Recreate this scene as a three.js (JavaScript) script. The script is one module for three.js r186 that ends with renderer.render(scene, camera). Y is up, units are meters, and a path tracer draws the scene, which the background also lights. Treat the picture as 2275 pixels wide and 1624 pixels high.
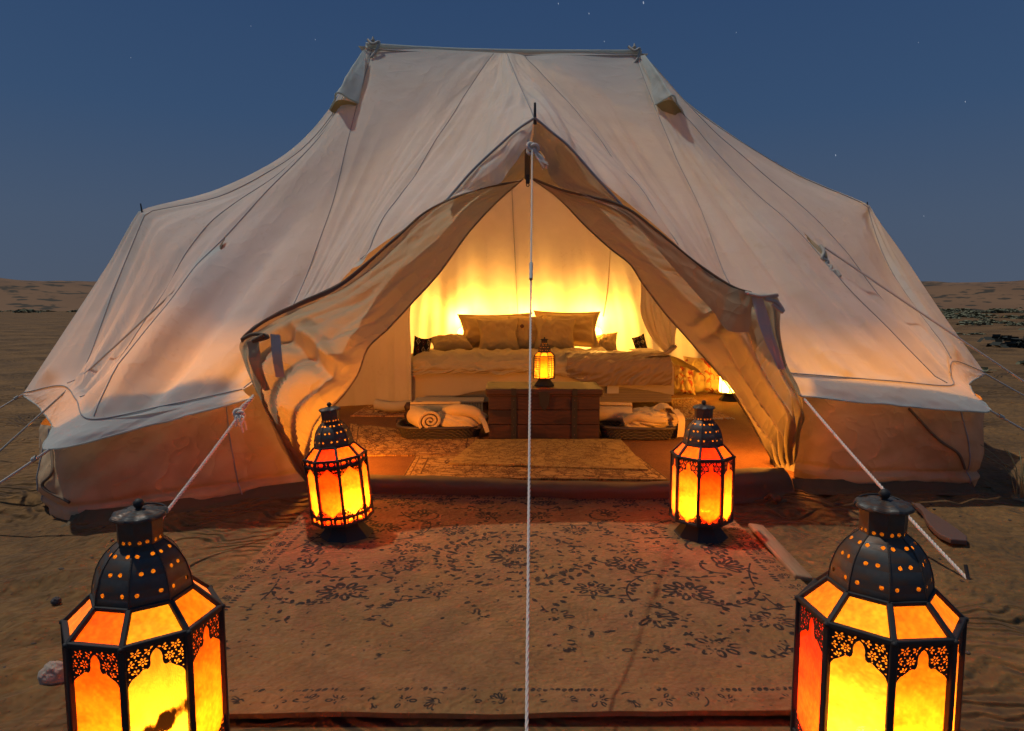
import * as THREE from 'three';
import { mergeGeometries, toCreasedNormals } from 'three/addons/utils/BufferGeometryUtils.js';
import { RoundedBoxGeometry } from 'three/addons/geometries/RoundedBoxGeometry.js';
import { ImprovedNoise } from 'three/addons/math/ImprovedNoise.js';

// ------------------------------------------------------------------ camera, sky, moon, exposure
const scene = new THREE.Scene();
const EYE = 1.15, FOC = 1510, CX = 1137, CY = 812, HORIZON = 664;      // focal length and centre in units of a 2274 x 1624 picture
const PITCH = Math.atan((CY - HORIZON) / FOC);
const camera = new THREE.PerspectiveCamera(2 * Math.atan(CY / FOC) * 180 / Math.PI, 2274 / 1624, 0.05, 6000);
camera.position.set(0, EYE, 0);
camera.rotation.x = -PITCH;
scene.add(camera);

const renderer = new THREE.WebGLRenderer({ antialias: true });
renderer.toneMapping = THREE.LinearToneMapping;
renderer.toneMappingExposure = 1.0;
renderer.shadowMap.enabled = true;

const moon = new THREE.DirectionalLight(new THREE.Color(1.0, 0.965, 0.87), 2.0);
moon.position.set(-3.75, 9.6, -6.6);
moon.target.position.set(0, 0, -5);
moon.castShadow = true;
Object.assign(moon.shadow.camera, { left: -9, right: 9, top: 9, bottom: -9, near: 0.5, far: 40 });
moon.shadow.mapSize.set(2048, 2048);
moon.shadow.radius = 2;
scene.add(moon, moon.target);

{ // the clear dusk sky: deep blue overhead, grey blue and paler at the horizon, a little brighter on the side where the sun went down
  const W = 512, H = 256, data = new Float32Array(W * H * 4);
  const stops = [[-90, .040, .046, .060], [0, .072, .094, .138], [6, .062, .092, .150], [14, .037, .076, .156], [26, .024, .058, .142], [50, .023, .056, .135], [90, .023, .055, .130]];
  for (let r = 0; r < H; r++) {
    const el = ((r + .5) / H - .5) * 180;
    let k = 0; while (k < stops.length - 2 && el > stops[k + 1][0]) k++;
    const a = stops[k], b = stops[k + 1], t = Math.min(1, Math.max(0, (el - a[0]) / (b[0] - a[0])));
    for (let c = 0; c < W; c++) {
      const az = ((c + .5) / W - .5) * 2 * Math.PI, toward = Math.sin(az) * .5 + .5;   // +z, behind the camera
      const g = 1 + .95 * Math.pow(toward, 1.5);
      for (let i = 0; i < 3; i++) data[(r * W + c) * 4 + i] = (a[i + 1] + (b[i + 1] - a[i + 1]) * t) * (el < 0 ? 1 : 1 + (g - 1) * [.9, 1.1, 1.0][i]);
      data[(r * W + c) * 4 + 3] = 1;
    }
  }
  const sky = new THREE.DataTexture(data, W, H, THREE.RGBAFormat, THREE.FloatType);
  sky.mapping = THREE.EquirectangularReflectionMapping;
  sky.magFilter = THREE.LinearFilter; sky.needsUpdate = true;
  scene.background = sky; scene.environment = sky;
}

// ------------------------------------------------------------------ helpers
const V = (x, y, z) => new THREE.Vector3(x, y, z);
const SP = Math.sin(PITCH), CP = Math.cos(PITCH);
function ray(px, py) { const x = (px - CX) / FOC, y = -(py - CY) / FOC; return V(x, y * CP - SP, -y * SP - CP); }
function P(px, py, z) { const r = ray(px, py), t = z / r.z; return V(r.x * t, EYE + r.y * t, z); }        // survey: the point that stands at depth z
function G(px, py, h = 0) { const r = ray(px, py), t = (h - EYE) / r.y; return V(r.x * t, h, r.z * t); }     // survey: the point on the level h
let seed = 12345;
const rnd = () => { seed = (seed + 0x6d2b79f5) | 0; let t = Math.imul(seed ^ (seed >>> 15), 1 | seed); t = (t + Math.imul(t ^ (t >>> 7), 61 | t)) ^ t; return ((t ^ (t >>> 14)) >>> 0) / 4294967296; };
const rr = (a, b) => a + (b - a) * rnd();
const IN = new ImprovedNoise();
const ns = (x, y = 0, z = 0) => IN.noise(x + 31.7, y + 17.3, z + 5.1);
const sm = (a, b, x) => { const t = Math.min(1, Math.max(0, (x - a) / (b - a))); return t * t * (3 - 2 * t); };
const lerp = (a, b, t) => a + (b - a) * t;
const clamp = (x, a = 0, b = 1) => Math.min(b, Math.max(a, x));

const used = new Map();
function numbered(n) { const k = used.get(n) ?? 0; used.set(n, k + 1); return k ? n + '_' + String(k).padStart(3, '0') : n; }
function shade(m) { m.castShadow = true; m.receiveShadow = true; return m; }
function tag(o, label, category, group, kind) { Object.assign(o.userData, { label, category }); if (group) o.userData.group = group; if (kind) o.userData.kind = kind; return o; }
function thing(name, label, category, at = [0, 0, 0], turn = 0, group) {
  const o = new THREE.Group(); o.name = numbered(name); o.position.set(...at); o.rotation.y = turn; scene.add(o);
  return tag(o, label, category, group);
}
function part(name, geo, mat, parent, label) { const m = shade(new THREE.Mesh(geo, mat)); m.name = name; parent.add(m); if (label) m.userData.label = label; return m; }
function single(name, geo, mat, label, category, at, group) { const m = shade(new THREE.Mesh(geo, mat)); m.name = numbered(name); if (at) m.position.set(...at); scene.add(m); return tag(m, label, category, group); }
function merge(list) { return mergeGeometries(list.map((g) => { const h = g.index ? g.toNonIndexed() : g; for (const k of Object.keys(h.attributes)) if (!['position', 'normal', 'uv'].includes(k)) h.deleteAttribute(k); if (!h.attributes.uv) h.setAttribute('uv', new THREE.BufferAttribute(new Float32Array(h.attributes.position.count * 2), 2)); return h; })); }
function box(w, h, d, x = 0, y = 0, z = 0, r = 0.004) { return new RoundedBoxGeometry(w, h, d, 2, Math.min(r, w / 2.1, h / 2.1, d / 2.1)).translate(x, y, z); }

// smooth curve through points, a surface through columns of points
const curve = (pts) => new THREE.CatmullRomCurve3(pts, false, 'centripetal');
function sheet(cols, nu, nv, bend) {
  const cs = cols.map(curve), pos = [], uv = [], idx = [], N = [];
  const rows = [];
  for (let j = 0; j <= nv; j++) { const c = curve(cs.map((q) => q.getPoint(j / nv))); const row = []; for (let i = 0; i <= nu; i++) row.push(c.getPoint(i / nu)); rows.push(row); }
  let su = [];
  for (let j = 0; j <= nv; j++) { let acc = 0; const r = []; for (let i = 0; i <= nu; i++) { if (i) acc += rows[j][i].distanceTo(rows[j][i - 1]); r.push(acc); } su.push(r); }
  const mid = su[nv >> 1];
  for (let j = 0; j <= nv; j++) for (let i = 0; i <= nu; i++) {
    const p = rows[j][i];
    uv.push(mid[i], j ? 0 : 0);
    N.push(p);
  }
  for (let i = 0; i <= nu; i++) { let acc = 0; for (let j = 0; j <= nv; j++) { if (j) acc += rows[j][i].distanceTo(rows[j - 1][i]); uv[(j * (nu + 1) + i) * 2 + 1] = acc; } }
  if (bend) {
    const at = (i, j) => rows[clamp(j, 0, nv)][clamp(i, 0, nu)];
    for (let j = 0; j <= nv; j++) for (let i = 0; i <= nu; i++) {
      const n = at(i + 1, j).clone().sub(at(i - 1, j)).cross(at(i, j - 1).clone().sub(at(i, j + 1)));
      if (n.lengthSq() < 1e-14) n.set(0, 0, 1); n.normalize();
      N[j * (nu + 1) + i] = rows[j][i].clone().addScaledVector(n, bend(i / nu, j / nv, rows[j][i], mid[i]));
    }
  }
  for (const p of N) pos.push(p.x, p.y, p.z);
  for (let j = 0; j < nv; j++) for (let i = 0; i < nu; i++) { const a = j * (nu + 1) + i, b = a + 1, c = a + nu + 1, d = c + 1; idx.push(a, c, b, b, c, d); }
  const g = new THREE.BufferGeometry();
  g.setAttribute('position', new THREE.Float32BufferAttribute(pos, 3));
  g.setAttribute('uv', new THREE.Float32BufferAttribute(uv, 2));
  g.setIndex(idx); g.computeVertexNormals();
  g.userData = { at: (u, v) => N[Math.round(v * nv) * (nu + 1) + Math.round(u * nu)].clone(), nu, nv };
  return g;
}
function tube(pts, r, seg = 40, sides = 6, closed = false) { return new THREE.TubeGeometry(new THREE.CatmullRomCurve3(pts, closed, 'centripetal'), seg, r, sides, closed); }
// laid rope of two strands
function laidRope(pts, r, lay, perLay = 10) {
  const c = curve(pts), len = c.getLength(), n = Math.ceil(len / lay * perLay), out = [];
  const fr = c.computeFrenetFrames(n, false), base = c.getSpacedPoints(n);
  for (let s = 0; s < 3; s++) {
    const q = base.map((p, i) => { const a = i / perLay * 2 * Math.PI + s * 2.0944; return p.clone().addScaledVector(fr.normals[i], Math.cos(a) * r * .55).addScaledVector(fr.binormals[i], Math.sin(a) * r * .55); });
    out.push(new THREE.TubeGeometry(new THREE.CatmullRomCurve3(q), n, r * .56, 5));
  }
  return merge(out);
}
// a limp line between two points, sagging a little
function line(a, b, sag = 0, n = 6) { const pts = []; for (let i = 0; i <= n; i++) { const t = i / n, p = a.clone().lerp(b, t); p.y -= sag * 4 * t * (1 - t); pts.push(p); } return pts; }

// ------------------------------------------------------------------ textures
const hash = (x, y, s) => { let h = Math.imul(x, 374761393) ^ Math.imul(y, 668265263) ^ Math.imul(s, 2246822519); h = Math.imul(h ^ (h >>> 13), 1274126177); return ((h ^ (h >>> 16)) >>> 0) / 4294967296; };
function vnoise(x, y, per, s) {           // tileable value noise, x and y in cells
  const xi = Math.floor(x), yi = Math.floor(y), fx = x - xi, fy = y - yi, w = (a) => ((a % per) + per) % per;
  const u = fx * fx * (3 - 2 * fx), v = fy * fy * (3 - 2 * fy);
  return lerp(lerp(hash(w(xi), w(yi), s), hash(w(xi + 1), w(yi), s), u), lerp(hash(w(xi), w(yi + 1), s), hash(w(xi + 1), w(yi + 1), s), u), v);
}
function fbm(u, v, per, oct, s) { let a = .5, t = 0, n = 0; for (let o = 0; o < oct; o++) { t += a * vnoise(u * per, v * per, per, s + o); n += a; a *= .5; per *= 2; } return t / n; }
function dataTex(w, h, fn, srgb, rep = 1) {
  const d = new Uint8Array(w * h * 4);
  for (let y = 0; y < h; y++) for (let x = 0; x < w; x++) { const c = fn((x + .5) / w, (y + .5) / h, x, y), i = (y * w + x) * 4; const a = Array.isArray(c) ? c : [c, c, c]; d[i] = clamp(a[0]) * 255; d[i + 1] = clamp(a[1]) * 255; d[i + 2] = clamp(a[2]) * 255; d[i + 3] = 255; }
  const t = new THREE.DataTexture(d, w, h); t.wrapS = t.wrapT = THREE.RepeatWrapping; t.magFilter = THREE.LinearFilter; t.minFilter = THREE.LinearMipmapLinearFilter; t.generateMipmaps = true;
  if (srgb) t.colorSpace = THREE.SRGBColorSpace; t.repeat.set(1 / rep, 1 / rep); t.needsUpdate = true; return t;
}
function canvasTex(w, h, draw) { const c = document.createElement('canvas'); c.width = w; c.height = h; draw(c.getContext('2d'), w, h); const t = new THREE.CanvasTexture(c); t.colorSpace = THREE.SRGBColorSpace; t.wrapS = t.wrapT = THREE.RepeatWrapping; t.magFilter = THREE.LinearFilter; return t; }
const mixc = (a, b, t) => a.map((x, i) => x + (b[i] - x) * t);

const T = {};
T.weave = dataTex(512, 512, (u, v, x, y) => { const n = fbm(u, v, 8, 5, 3), th = .5 + .25 * Math.sin(x * Math.PI / 2 + 2 * vnoise(u * 32, v * 32, 32, 7)) * Math.sin(y * Math.PI / 2 + 2 * vnoise(u * 32, v * 32, 32, 8)); return n * .75 + th * .25; }, false, .7);
T.crease = dataTex(768, 768, (u, v, x, y) => { const r = (a) => 1 - Math.abs(2 * a - 1), w = fbm(u, v, 3, 3, 12) * .5; const a = Math.pow(r(fbm(u + w * .3, v, 5, 3, 13)), 6), b = Math.pow(r(fbm(u, v + w * .4, 8, 3, 15)), 6), th = Math.sin(x * Math.PI / 2 + 2 * vnoise(u * 40, v * 40, 40, 7)) * Math.sin(y * Math.PI / 2); return .15 + a * .38 + b * .25 + fbm(u, v, 4, 5, 17) * .35 + th * .035; }, false, 1.1);
T.canvas = dataTex(1024, 1024, (u, v) => {
  const a = fbm(u, v, 3, 6, 11), b = fbm(u, v, 24, 4, 21), st = sm(.80, .84, vnoise(u * 90, v * 90, 90, 31)) * sm(.55, .7, fbm(u, v, 6, 3, 33)), rust = sm(.55, .85, fbm(u, v, 4, 6, 41));
  let c = mixc([.80, .79, .765], [.885, .88, .86], a * .8 + b * .35);
  c = mixc(c, [.72, .64, .53], rust * .14); return mixc(c, [.70, .64, .55], clamp(st) * .12);
}, true, 2.3);
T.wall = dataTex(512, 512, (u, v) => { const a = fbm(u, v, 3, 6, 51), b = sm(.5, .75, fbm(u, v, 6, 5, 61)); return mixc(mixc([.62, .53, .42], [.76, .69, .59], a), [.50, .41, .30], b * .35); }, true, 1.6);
T.sand = dataTex(1024, 1024, (u, v) => { const a = fbm(u, v, 4, 5, 71), b = fbm(u, v, 64, 3, 81), s = Math.pow(vnoise(u * 200, v * 200, 200, 91), 22); let c = mixc([.31, .217, .098], [.52, .373, .185], clamp(a * .75 + (b - .5) * .75 + .12)); return mixc(c, [.23, .15, .09], clamp(s * 1.4)); }, true, 2.2);
T.sandBump = dataTex(1024, 1024, (u, v) => {
  const wob = fbm(u, v, 4, 4, 101) * 1.1, w2 = fbm(u, v, 8, 3, 103) * .35, patch = sm(.32, .62, fbm(u, v, 3, 3, 105));
  const rip = Math.sin((v * 26 + u * 5 + wob * 9 + w2 * 3) * 2 * Math.PI);
  return .5 + rip * .24 * patch + (fbm(u, v, 6, 5, 107) - .5) * .8 + (fbm(u, v, 90, 2, 109) - .5) * .16;
}, false, 2.2);
T.far = dataTex(512, 512, (u, v) => { const a = fbm(u, v, 4, 6, 111), s = sm(.60, .70, fbm(u, v, 26, 3, 121)); return mixc(mixc([.50, .365, .245], [.62, .465, .32], a), [.20, .185, .125], s * .75); }, true, 34);
T.cloth = dataTex(256, 256, (u, v, x, y) => .5 + .3 * Math.sin(x * Math.PI / 2) * Math.sin(y * Math.PI / 2) + (fbm(u, v, 8, 4, 131) - .5) * .7, false, .25);
T.coir = dataTex(512, 512, (u, v, x, y) => { const a = fbm(u, v, 6, 5, 141), b = vnoise(u * 128, v * 256, 128, 143); return mixc([.40, .245, .10], [.60, .39, .18], a * .5 + b * .5); }, true, 1);
T.pile = dataTex(512, 512, (u, v) => fbm(u, v, 100, 2, 151) * .55 + fbm(u, v, 12, 4, 153) * .6, false, .6);
T.wood = dataTex(512, 512, (u, v) => { const w = fbm(u, v, 4, 4, 161), g = Math.sin((v * 18 + w * 5) * 2 * Math.PI) * .5 + .5, f = vnoise(u * 12, v * 200, 100, 163); const kn = sm(.66, .74, fbm(u, v, 5, 3, 167)); return mixc(mixc([.22, .12, .055], [.37, .215, .10], g * .45 + f * .5), [.13, .06, .03], kn * .8); }, true, 1);
T.rust = dataTex(256, 256, (u, v) => { const a = sm(.5, .72, fbm(u, v, 5, 5, 173)), b = fbm(u, v, 20, 3, 175); return mixc(mixc([.16, .155, .15], [.24, .235, .225], b), [.27, .16, .09], a * .7); }, true, .35);
T.metal = dataTex(256, 256, (u, v) => .35 + .5 * fbm(u, v, 6, 5, 171), false, .3);
T.glassBump = dataTex(256, 256, (u, v) => fbm(u, v, 10, 4, 181) * .8 + .2 * vnoise(u * 40, v * 40, 40, 183), false, .2);
T.glass = dataTex(256, 256, (u, v) => { const a = fbm(u, v, 6, 5, 191), b = Math.pow(Math.abs(Math.sin((u * 9 + v * 6 + fbm(u, v, 5, 3, 193) * 2.2) * Math.PI)), 12); const m = fbm(u, v, 34, 2, 195), k = .70 + a * .34 + (m - .5) * .22 - b * .03; return [k, k, k]; }, true, .30);
T.soot = dataTex(256, 256, (u, v) => {
  const a = fbm(u, v, 6, 5, 191), k = .72 + a * .5, x = u - .56, y = v - .40, d = Math.hypot((x - y * .6) * .60, y * 2.9 - x * .5) + (fbm(u, v, 7, 4, 197) - .5) * .30;
  return mixc([k, k, k], [.05, .022, .006], .97 * (1 - sm(.17, .27, d)));
}, true, 1);

// ------------------------------------------------------------------ materials
const C = (r, g, b) => new THREE.Color().setRGB(r, g, b);
const std = (o) => new THREE.MeshStandardMaterial({ roughness: .9, side: THREE.DoubleSide, ...o });
const phy = (o) => new THREE.MeshPhysicalMaterial({ roughness: .9, side: THREE.DoubleSide, ...o });
const M = {
  canvas: phy({ color: C(.89, .94, .92), map: T.canvas, roughness: 1, transmission: .50, thickness: 0, specularIntensity: .15, bumpMap: T.crease, bumpScale: .006 }),
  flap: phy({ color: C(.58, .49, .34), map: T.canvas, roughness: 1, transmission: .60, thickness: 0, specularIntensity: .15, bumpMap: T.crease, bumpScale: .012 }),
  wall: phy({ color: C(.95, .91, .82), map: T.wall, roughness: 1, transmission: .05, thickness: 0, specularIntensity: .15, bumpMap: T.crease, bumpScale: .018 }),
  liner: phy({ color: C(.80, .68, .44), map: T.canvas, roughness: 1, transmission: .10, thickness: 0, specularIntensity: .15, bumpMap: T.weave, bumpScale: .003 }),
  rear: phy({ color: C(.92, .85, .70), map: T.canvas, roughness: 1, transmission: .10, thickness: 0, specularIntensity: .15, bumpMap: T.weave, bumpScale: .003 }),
  brown: std({ color: C(.32, .18, .08), roughness: .96, bumpMap: T.weave, bumpScale: .003 }),
  ventGlow: phy({ color: C(.62, .44, .20), map: T.canvas, roughness: 1, transmission: .3, thickness: 0, specularIntensity: .15 }),  // amber colour stands for lamp light leaking through the vents
  seam: std({ color: C(.27, .27, .265), roughness: .95 }),
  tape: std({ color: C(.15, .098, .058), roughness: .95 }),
  webbing: std({ color: C(.42, .42, .37), roughness: .95 }),
  rope: std({ color: C(.66, .57, .47), roughness: .9 }),
  ropeDark: std({ color: C(.40, .35, .28), roughness: .9 }),
  pole: std({ color: C(.05, .045, .04), roughness: .6, metalness: .3 }),
  wood: std({ color: C(.55, .56, .55), map: T.wood, roughness: .55 }),
  sand: std({ color: C(.98, .96, .94), map: T.sand, roughness: .98, bumpMap: T.sandBump, bumpScale: .085 }),
  far: std({ color: C(.62, .60, .58), map: T.far, roughness: 1 }),
  iron: std({ color: C(1.8, 1.75, 1.65), map: T.rust, roughness: .85, metalness: .3, roughnessMap: T.metal, bumpMap: T.metal, bumpScale: .002 }),
  blackIron: std({ color: C(.020, .018, .017), roughness: .66, metalness: .25 }),
  wax: std({ color: C(.8, .72, .55), roughness: .6 }),
  sill: std({ color: C(.095, .064, .03), roughness: .9, bumpMap: T.weave, bumpScale: .004 }),
};

// ------------------------------------------------------------------ the ground, one sheet to the horizon
const flatHere = (x, z) => (1 - sm(1.15, 1.6, Math.abs(x - .02))) * sm(-4.6, -3.7, z) * (1 - sm(-1.6, -1.2, z));
const inTent = (x, z) => 1 - sm(.82, 1.0, Math.hypot((x - .25) / 3.1, (z + 6.3) / 2.95));
const dents = []; for (let i = 0; i < 90; i++) { const s = i % 2 ? 1 : -1, a = rr(0, 6.28); dents.push([s * rr(1.25, 3.2), rr(-4.2, -1.0), Math.cos(a), Math.sin(a), rr(.012, .03)]); }
function groundAt(x, z) {
  const d = Math.hypot(x, z + 3), calm = Math.max(flatHere(x, z), inTent(x, z));
  let h = .035 * ns(x * .55, 0, z * .55) + .022 * ns(x * 1.7, 3, z * 1.7) + .020 * ns(x * 4.2, 6, z * 5.2) + .008 * ns(x * 9, 8, z * 12);
  h += .020 * (1 - Math.abs(ns(x * 2.6 + z * .4, 9, z * 3.4))) * sm(.0, .5, ns(x * .8, 4, z * .8) + .4);
  h -= .015;
  if (d < 5) for (const q of dents) { const a = x - q[0], b = z - q[1]; if (a > .3 || a < -.3 || b > .3 || b < -.3) continue; const X = (a * q[2] + b * q[3]) / .13, Z = (-a * q[3] + b * q[2]) / .06, r = X * X + Z * Z; h += q[4] * (-Math.exp(-r) + .45 * Math.exp(-((Math.sqrt(r) - 1.5) ** 2) * 4)); }
  h *= 1 - sm(20, 60, d) * .5;
  h += sm(14, 60, d) * .25 * ns(x * .05, 12, z * .05);
  return lerp(h, -.012, calm);
}
{
  const N = 540, a = 1.5, T1 = Math.asinh(1800 / a), pos = [], uv = [], idx = [];
  const f = (i) => a * Math.sinh((i / N * 2 - 1) * T1);
  for (let j = 0; j <= N; j++) for (let i = 0; i <= N; i++) { const x = f(i), z = f(j) - 2.6; pos.push(x, groundAt(x, z), z); uv.push(x, -z); }
  for (let j = 0; j < N; j++) for (let i = 0; i < N; i++) { const p = j * (N + 1) + i; idx.push(p, p + N + 1, p + 1, p + 1, p + N + 1, p + N + 2); }
  const g = new THREE.BufferGeometry();
  g.setAttribute('position', new THREE.Float32BufferAttribute(pos, 3)); g.setAttribute('uv', new THREE.Float32BufferAttribute(uv, 2)); g.setIndex(idx); g.computeVertexNormals();
  const m = shade(new THREE.Mesh(g, M.sand)); m.name = 'sand_ground'; m.userData.kind = 'structure'; scene.add(m);
}
{ // low dunes along the horizon
  const pos = [], uv = [], idx = [], NA = 300, NR = 36;
  for (let j = 0; j <= NR; j++) for (let i = 0; i <= NA; i++) {
    const a = (i / NA * 2 - 1) * 1.15, r = 84 + 150 * Math.pow(j / NR, 1.3), x = Math.sin(a) * r, z = -Math.cos(a) * r;
    const up = sm(0, .38, j / NR) * (1 - .2 * sm(.6, 1, j / NR));
    const L = 1 - sm(-.3, .3, a);
    pos.push(x, -.25 + up * (4.2 + .5 * L + 1.3 * ns(x * .022, 2, z * .022) + .7 * ns(x * .07, 5, z * .05) + .25 * ns(x * .25, 7, z * .2)), z); uv.push(x * .9, -z * .9);
  }
  for (let j = 0; j < NR; j++) for (let i = 0; i < NA; i++) { const p = j * (NA + 1) + i; idx.push(p, p + 1, p + NA + 1, p + 1, p + NA + 2, p + NA + 1); }
  const g = new THREE.BufferGeometry();
  g.setAttribute('position', new THREE.Float32BufferAttribute(pos, 3)); g.setAttribute('uv', new THREE.Float32BufferAttribute(uv, 2)); g.setIndex(idx); g.computeVertexNormals();
  const m = shade(new THREE.Mesh(g, M.far)); m.name = 'dune_hills'; m.userData.kind = 'structure'; scene.add(m);
}

// ------------------------------------------------------------------ the tent
const tent = thing('bell_tent', 'large cream canvas bell tent with its A-shaped door folded open on a lit bedroom', 'tent');
const pts = (list) => list.map((q) => P(...q));
const RL = P(812, 103, -6.15), RR = P(1424, 119, -6.42);
const ridge = (t) => { const p = RL.clone().lerp(RR, t); p.y -= .035 * 4 * t * (1 - t) * (1 - .6 * t); return p; };
const seamTube = (p, r = .0035, seg = 50) => tube(p, r, seg, 5);
const along = (g, u, lift = .006, v0 = 0, v1 = 1) => {       // points of a sheet along a line of constant u
  const { nu, nv } = g.userData, i = Math.round(u * nu), out = [], p = g.attributes.position, n = g.attributes.normal;
  for (let j = Math.round(v0 * nv); j <= Math.round(v1 * nv); j += 2) { const k = j * (nu + 1) + i; out.push(V(p.getX(k), p.getY(k), p.getZ(k)).addScaledVector(V(n.getX(k), n.getY(k), n.getZ(k)), lift)); }
  return out;
};
const edge = (u, w = .03) => sm(0, w, u) * (1 - sm(1 - w, 1, u));

const colA = pts([[812, 103, -6.15], [735, 236, -6.0], [640, 337, -5.85], [480, 421, -5.7], [315, 467, -5.55], [310, 474, -5.54], [236, 592, -5.3], [146, 730, -5.0], [52, 873, -4.7]]);
const leftCols = [colA,
  pts([[813, 104, -6.15], [745, 244, -5.88], [652, 348, -5.68], [500, 430, -5.52], [326, 473, -5.46], [323, 480, -5.44], [270, 610, -5.0], [205, 745, -4.5], [143, 858, -4.05]]),
  pts([[816, 105, -6.15], [742, 262, -5.72], [640, 372, -5.42], [520, 450, -5.2], [425, 540, -4.92], [360, 640, -4.6], [275, 765, -4.15], [170, 888, -3.7]]),
  pts([[820, 105, -6.155], [724, 275, -5.57], [602, 408, -5.05], [480, 545, -4.6], [405, 655, -4.2], [300, 805, -3.73], [205, 932, -3.4]]),
  pts([[826, 105, -6.16], [797, 215, -5.7], [770, 325, -5.28], [742, 435, -4.88], [700, 560, -4.42], [655, 672, -4.05], [600, 772, -3.76], [538, 866, -3.56]]),
  pts([[930, 108, -6.18], [890, 230, -5.6], [850, 345, -5.12], [800, 460, -4.68], [745, 580, -4.24], [690, 680, -3.93], [650, 742, -3.78], [612, 800, -3.66]]),
  pts([[1030, 113, -6.21], [962, 240, -5.48], [895, 355, -4.9], [832, 470, -4.36], [775, 580, -3.95], [738, 648, -3.74]]),
  pts([[1098, 117, -6.23], [1045, 190, -5.77], [1000, 262, -5.28], [945, 345, -4.77], [893, 427, -4.3], [826, 530, -3.84], [800, 578, -3.68]]),
  pts([[1112, 118, -6.24], [1092, 190, -5.62], [1066, 270, -4.95], [1032, 350, -4.3], [985, 446, -3.74]]),
  pts([[1118, 118, -6.25], [1118, 172, -5.55], [1113, 225, -4.85], [1100, 278, -4.2], [1076, 356, -3.72]]),
  pts([[1125, 118, -6.25], [1144, 165, -5.5], [1161, 205, -4.8], [1175, 235, -4.25], [1187, 262, -3.74]])];
const nL = leftCols.length - 1;
const fold = (x, k = 1) => 1 - Math.pow(Math.abs(Math.sin(x * Math.PI)), k);
function leftWrinkles(u, v, p) {
  const e = edge(u, .02) * edge(v, .03), c = u * nL;
  let h = .032 * ns(u * 9, v * 3, 1) + .03 * sm(.1, .4, v) * (.25 - Math.abs(ns(c * 2.1 + v * 2.4, v * 1.1, 45))) + .008 * ns(u * 22 + v * 6, v * 7, 3);
  const low = sm(.42, .75, v) * (1 - sm(4.2, 5.4, c));
  h += low * (.075 * ns(c * 2.6 + v * 1.1, v * 1.0, 7) + .060 * (.25 - Math.abs(ns(c * 3.9 + v * 2, v * 1.3, 9))) + .014 * ns(c * 8 + v * 3, v * 2, 10));
  h += sm(.45, .6, v) * sm(2.3, 3, c) * (1 - sm(3.0, 4.3, c)) * .055 * Math.sin((c - 3) * 9 + v * 2) * (1 - sm(.85, 1, v));
  h += .030 * Math.exp(-((c - 8.3) ** 2) * 3) * ns(v * 2 + 1, 2) + .012 * sm(7, 8, c) * ns(c * 2.2, v * 7, 12);
  h += sm(.3, .6, v) * sm(4.4, 5.2, c) * .03 * ns(c * 4 + v * 5, v * 2, 15);
  for (const k of [3, 4, 7]) h -= .010 * Math.exp(-((c - k) ** 2) * 60);
  return h * e;
}
const leftRoof = sheet(leftCols, 260, 130, leftWrinkles);
part('roof_panel', leftRoof, M.canvas, tent);

const rightCols = [
  leftCols[nL],
  pts([[1132, 118, -6.255], [1163, 160, -5.7], [1192, 198, -5.15], [1213, 232, -4.6], [1232, 265, -4.15], [1259, 321, -3.74]]),
  pts([[1145, 119, -6.26], [1190, 185, -5.6], [1235, 255, -4.95], [1272, 315, -4.38], [1316, 384, -3.78]]),
  pts([[1163, 121, -6.27], [1230, 186, -5.77], [1306, 275, -5.2], [1375, 360, -4.7], [1444, 444, -4.23], [1507, 548, -3.8]]),
  pts([[1225, 119, -6.3], [1290, 215, -5.75], [1352, 305, -5.25], [1415, 395, -4.8], [1480, 490, -4.35], [1560, 605, -3.9], [1600, 660, -3.74]]),
  pts([[1300, 118, -6.34], [1352, 220, -5.8], [1402, 320, -5.32], [1460, 420, -4.88], [1525, 525, -4.42], [1590, 625, -4.04], [1655, 740, -3.74]]),
  pts([[1410, 118, -6.41], [1451, 226, -5.87], [1497, 337, -5.37], [1548, 447, -4.9], [1600, 585, -4.37], [1650, 690, -4.04], [1730, 828, -3.78]]),
  pts([[1414, 118, -6.412], [1487, 245, -5.82], [1542, 330, -5.45], [1620, 440, -5.0], [1692, 540, -4.6], [1780, 660, -4.23], [1860, 760, -4.0], [1935, 844, -3.85]]),
  pts([[1418, 118, -6.415], [1520, 252, -5.8], [1570, 305, -5.62], [1687, 426, -5.15], [1765, 502, -4.86], [1860, 618, -4.5], [1991, 735, -4.2], [2112, 857, -3.94]]),
  pts([[1421, 119, -6.418], [1545, 255, -5.98], [1625, 325, -5.77], [1745, 426, -5.45], [1850, 527, -5.12], [1935, 630, -4.82], [2020, 732, -4.5], [2111, 835, -4.15]]),
  pts([[1423, 119, -6.42], [1500, 207, -6.3], [1602, 288, -6.15], [1760, 388, -6.0], [1926, 461, -5.88], [1929, 468, -5.87], [1972, 577, -5.5], [2045, 700, -5.0], [2117, 803, -4.58]]),
  pts([[1424, 119, -6.42], [1503, 206, -6.35], [1606, 286, -6.22], [1762, 384, -6.08], [1928, 458, -5.95], [1932, 464, -5.94], [1995, 550, -5.75], [2085, 685, -5.4], [2187, 828, -5.08]])];
const nR = rightCols.length - 1;
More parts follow.
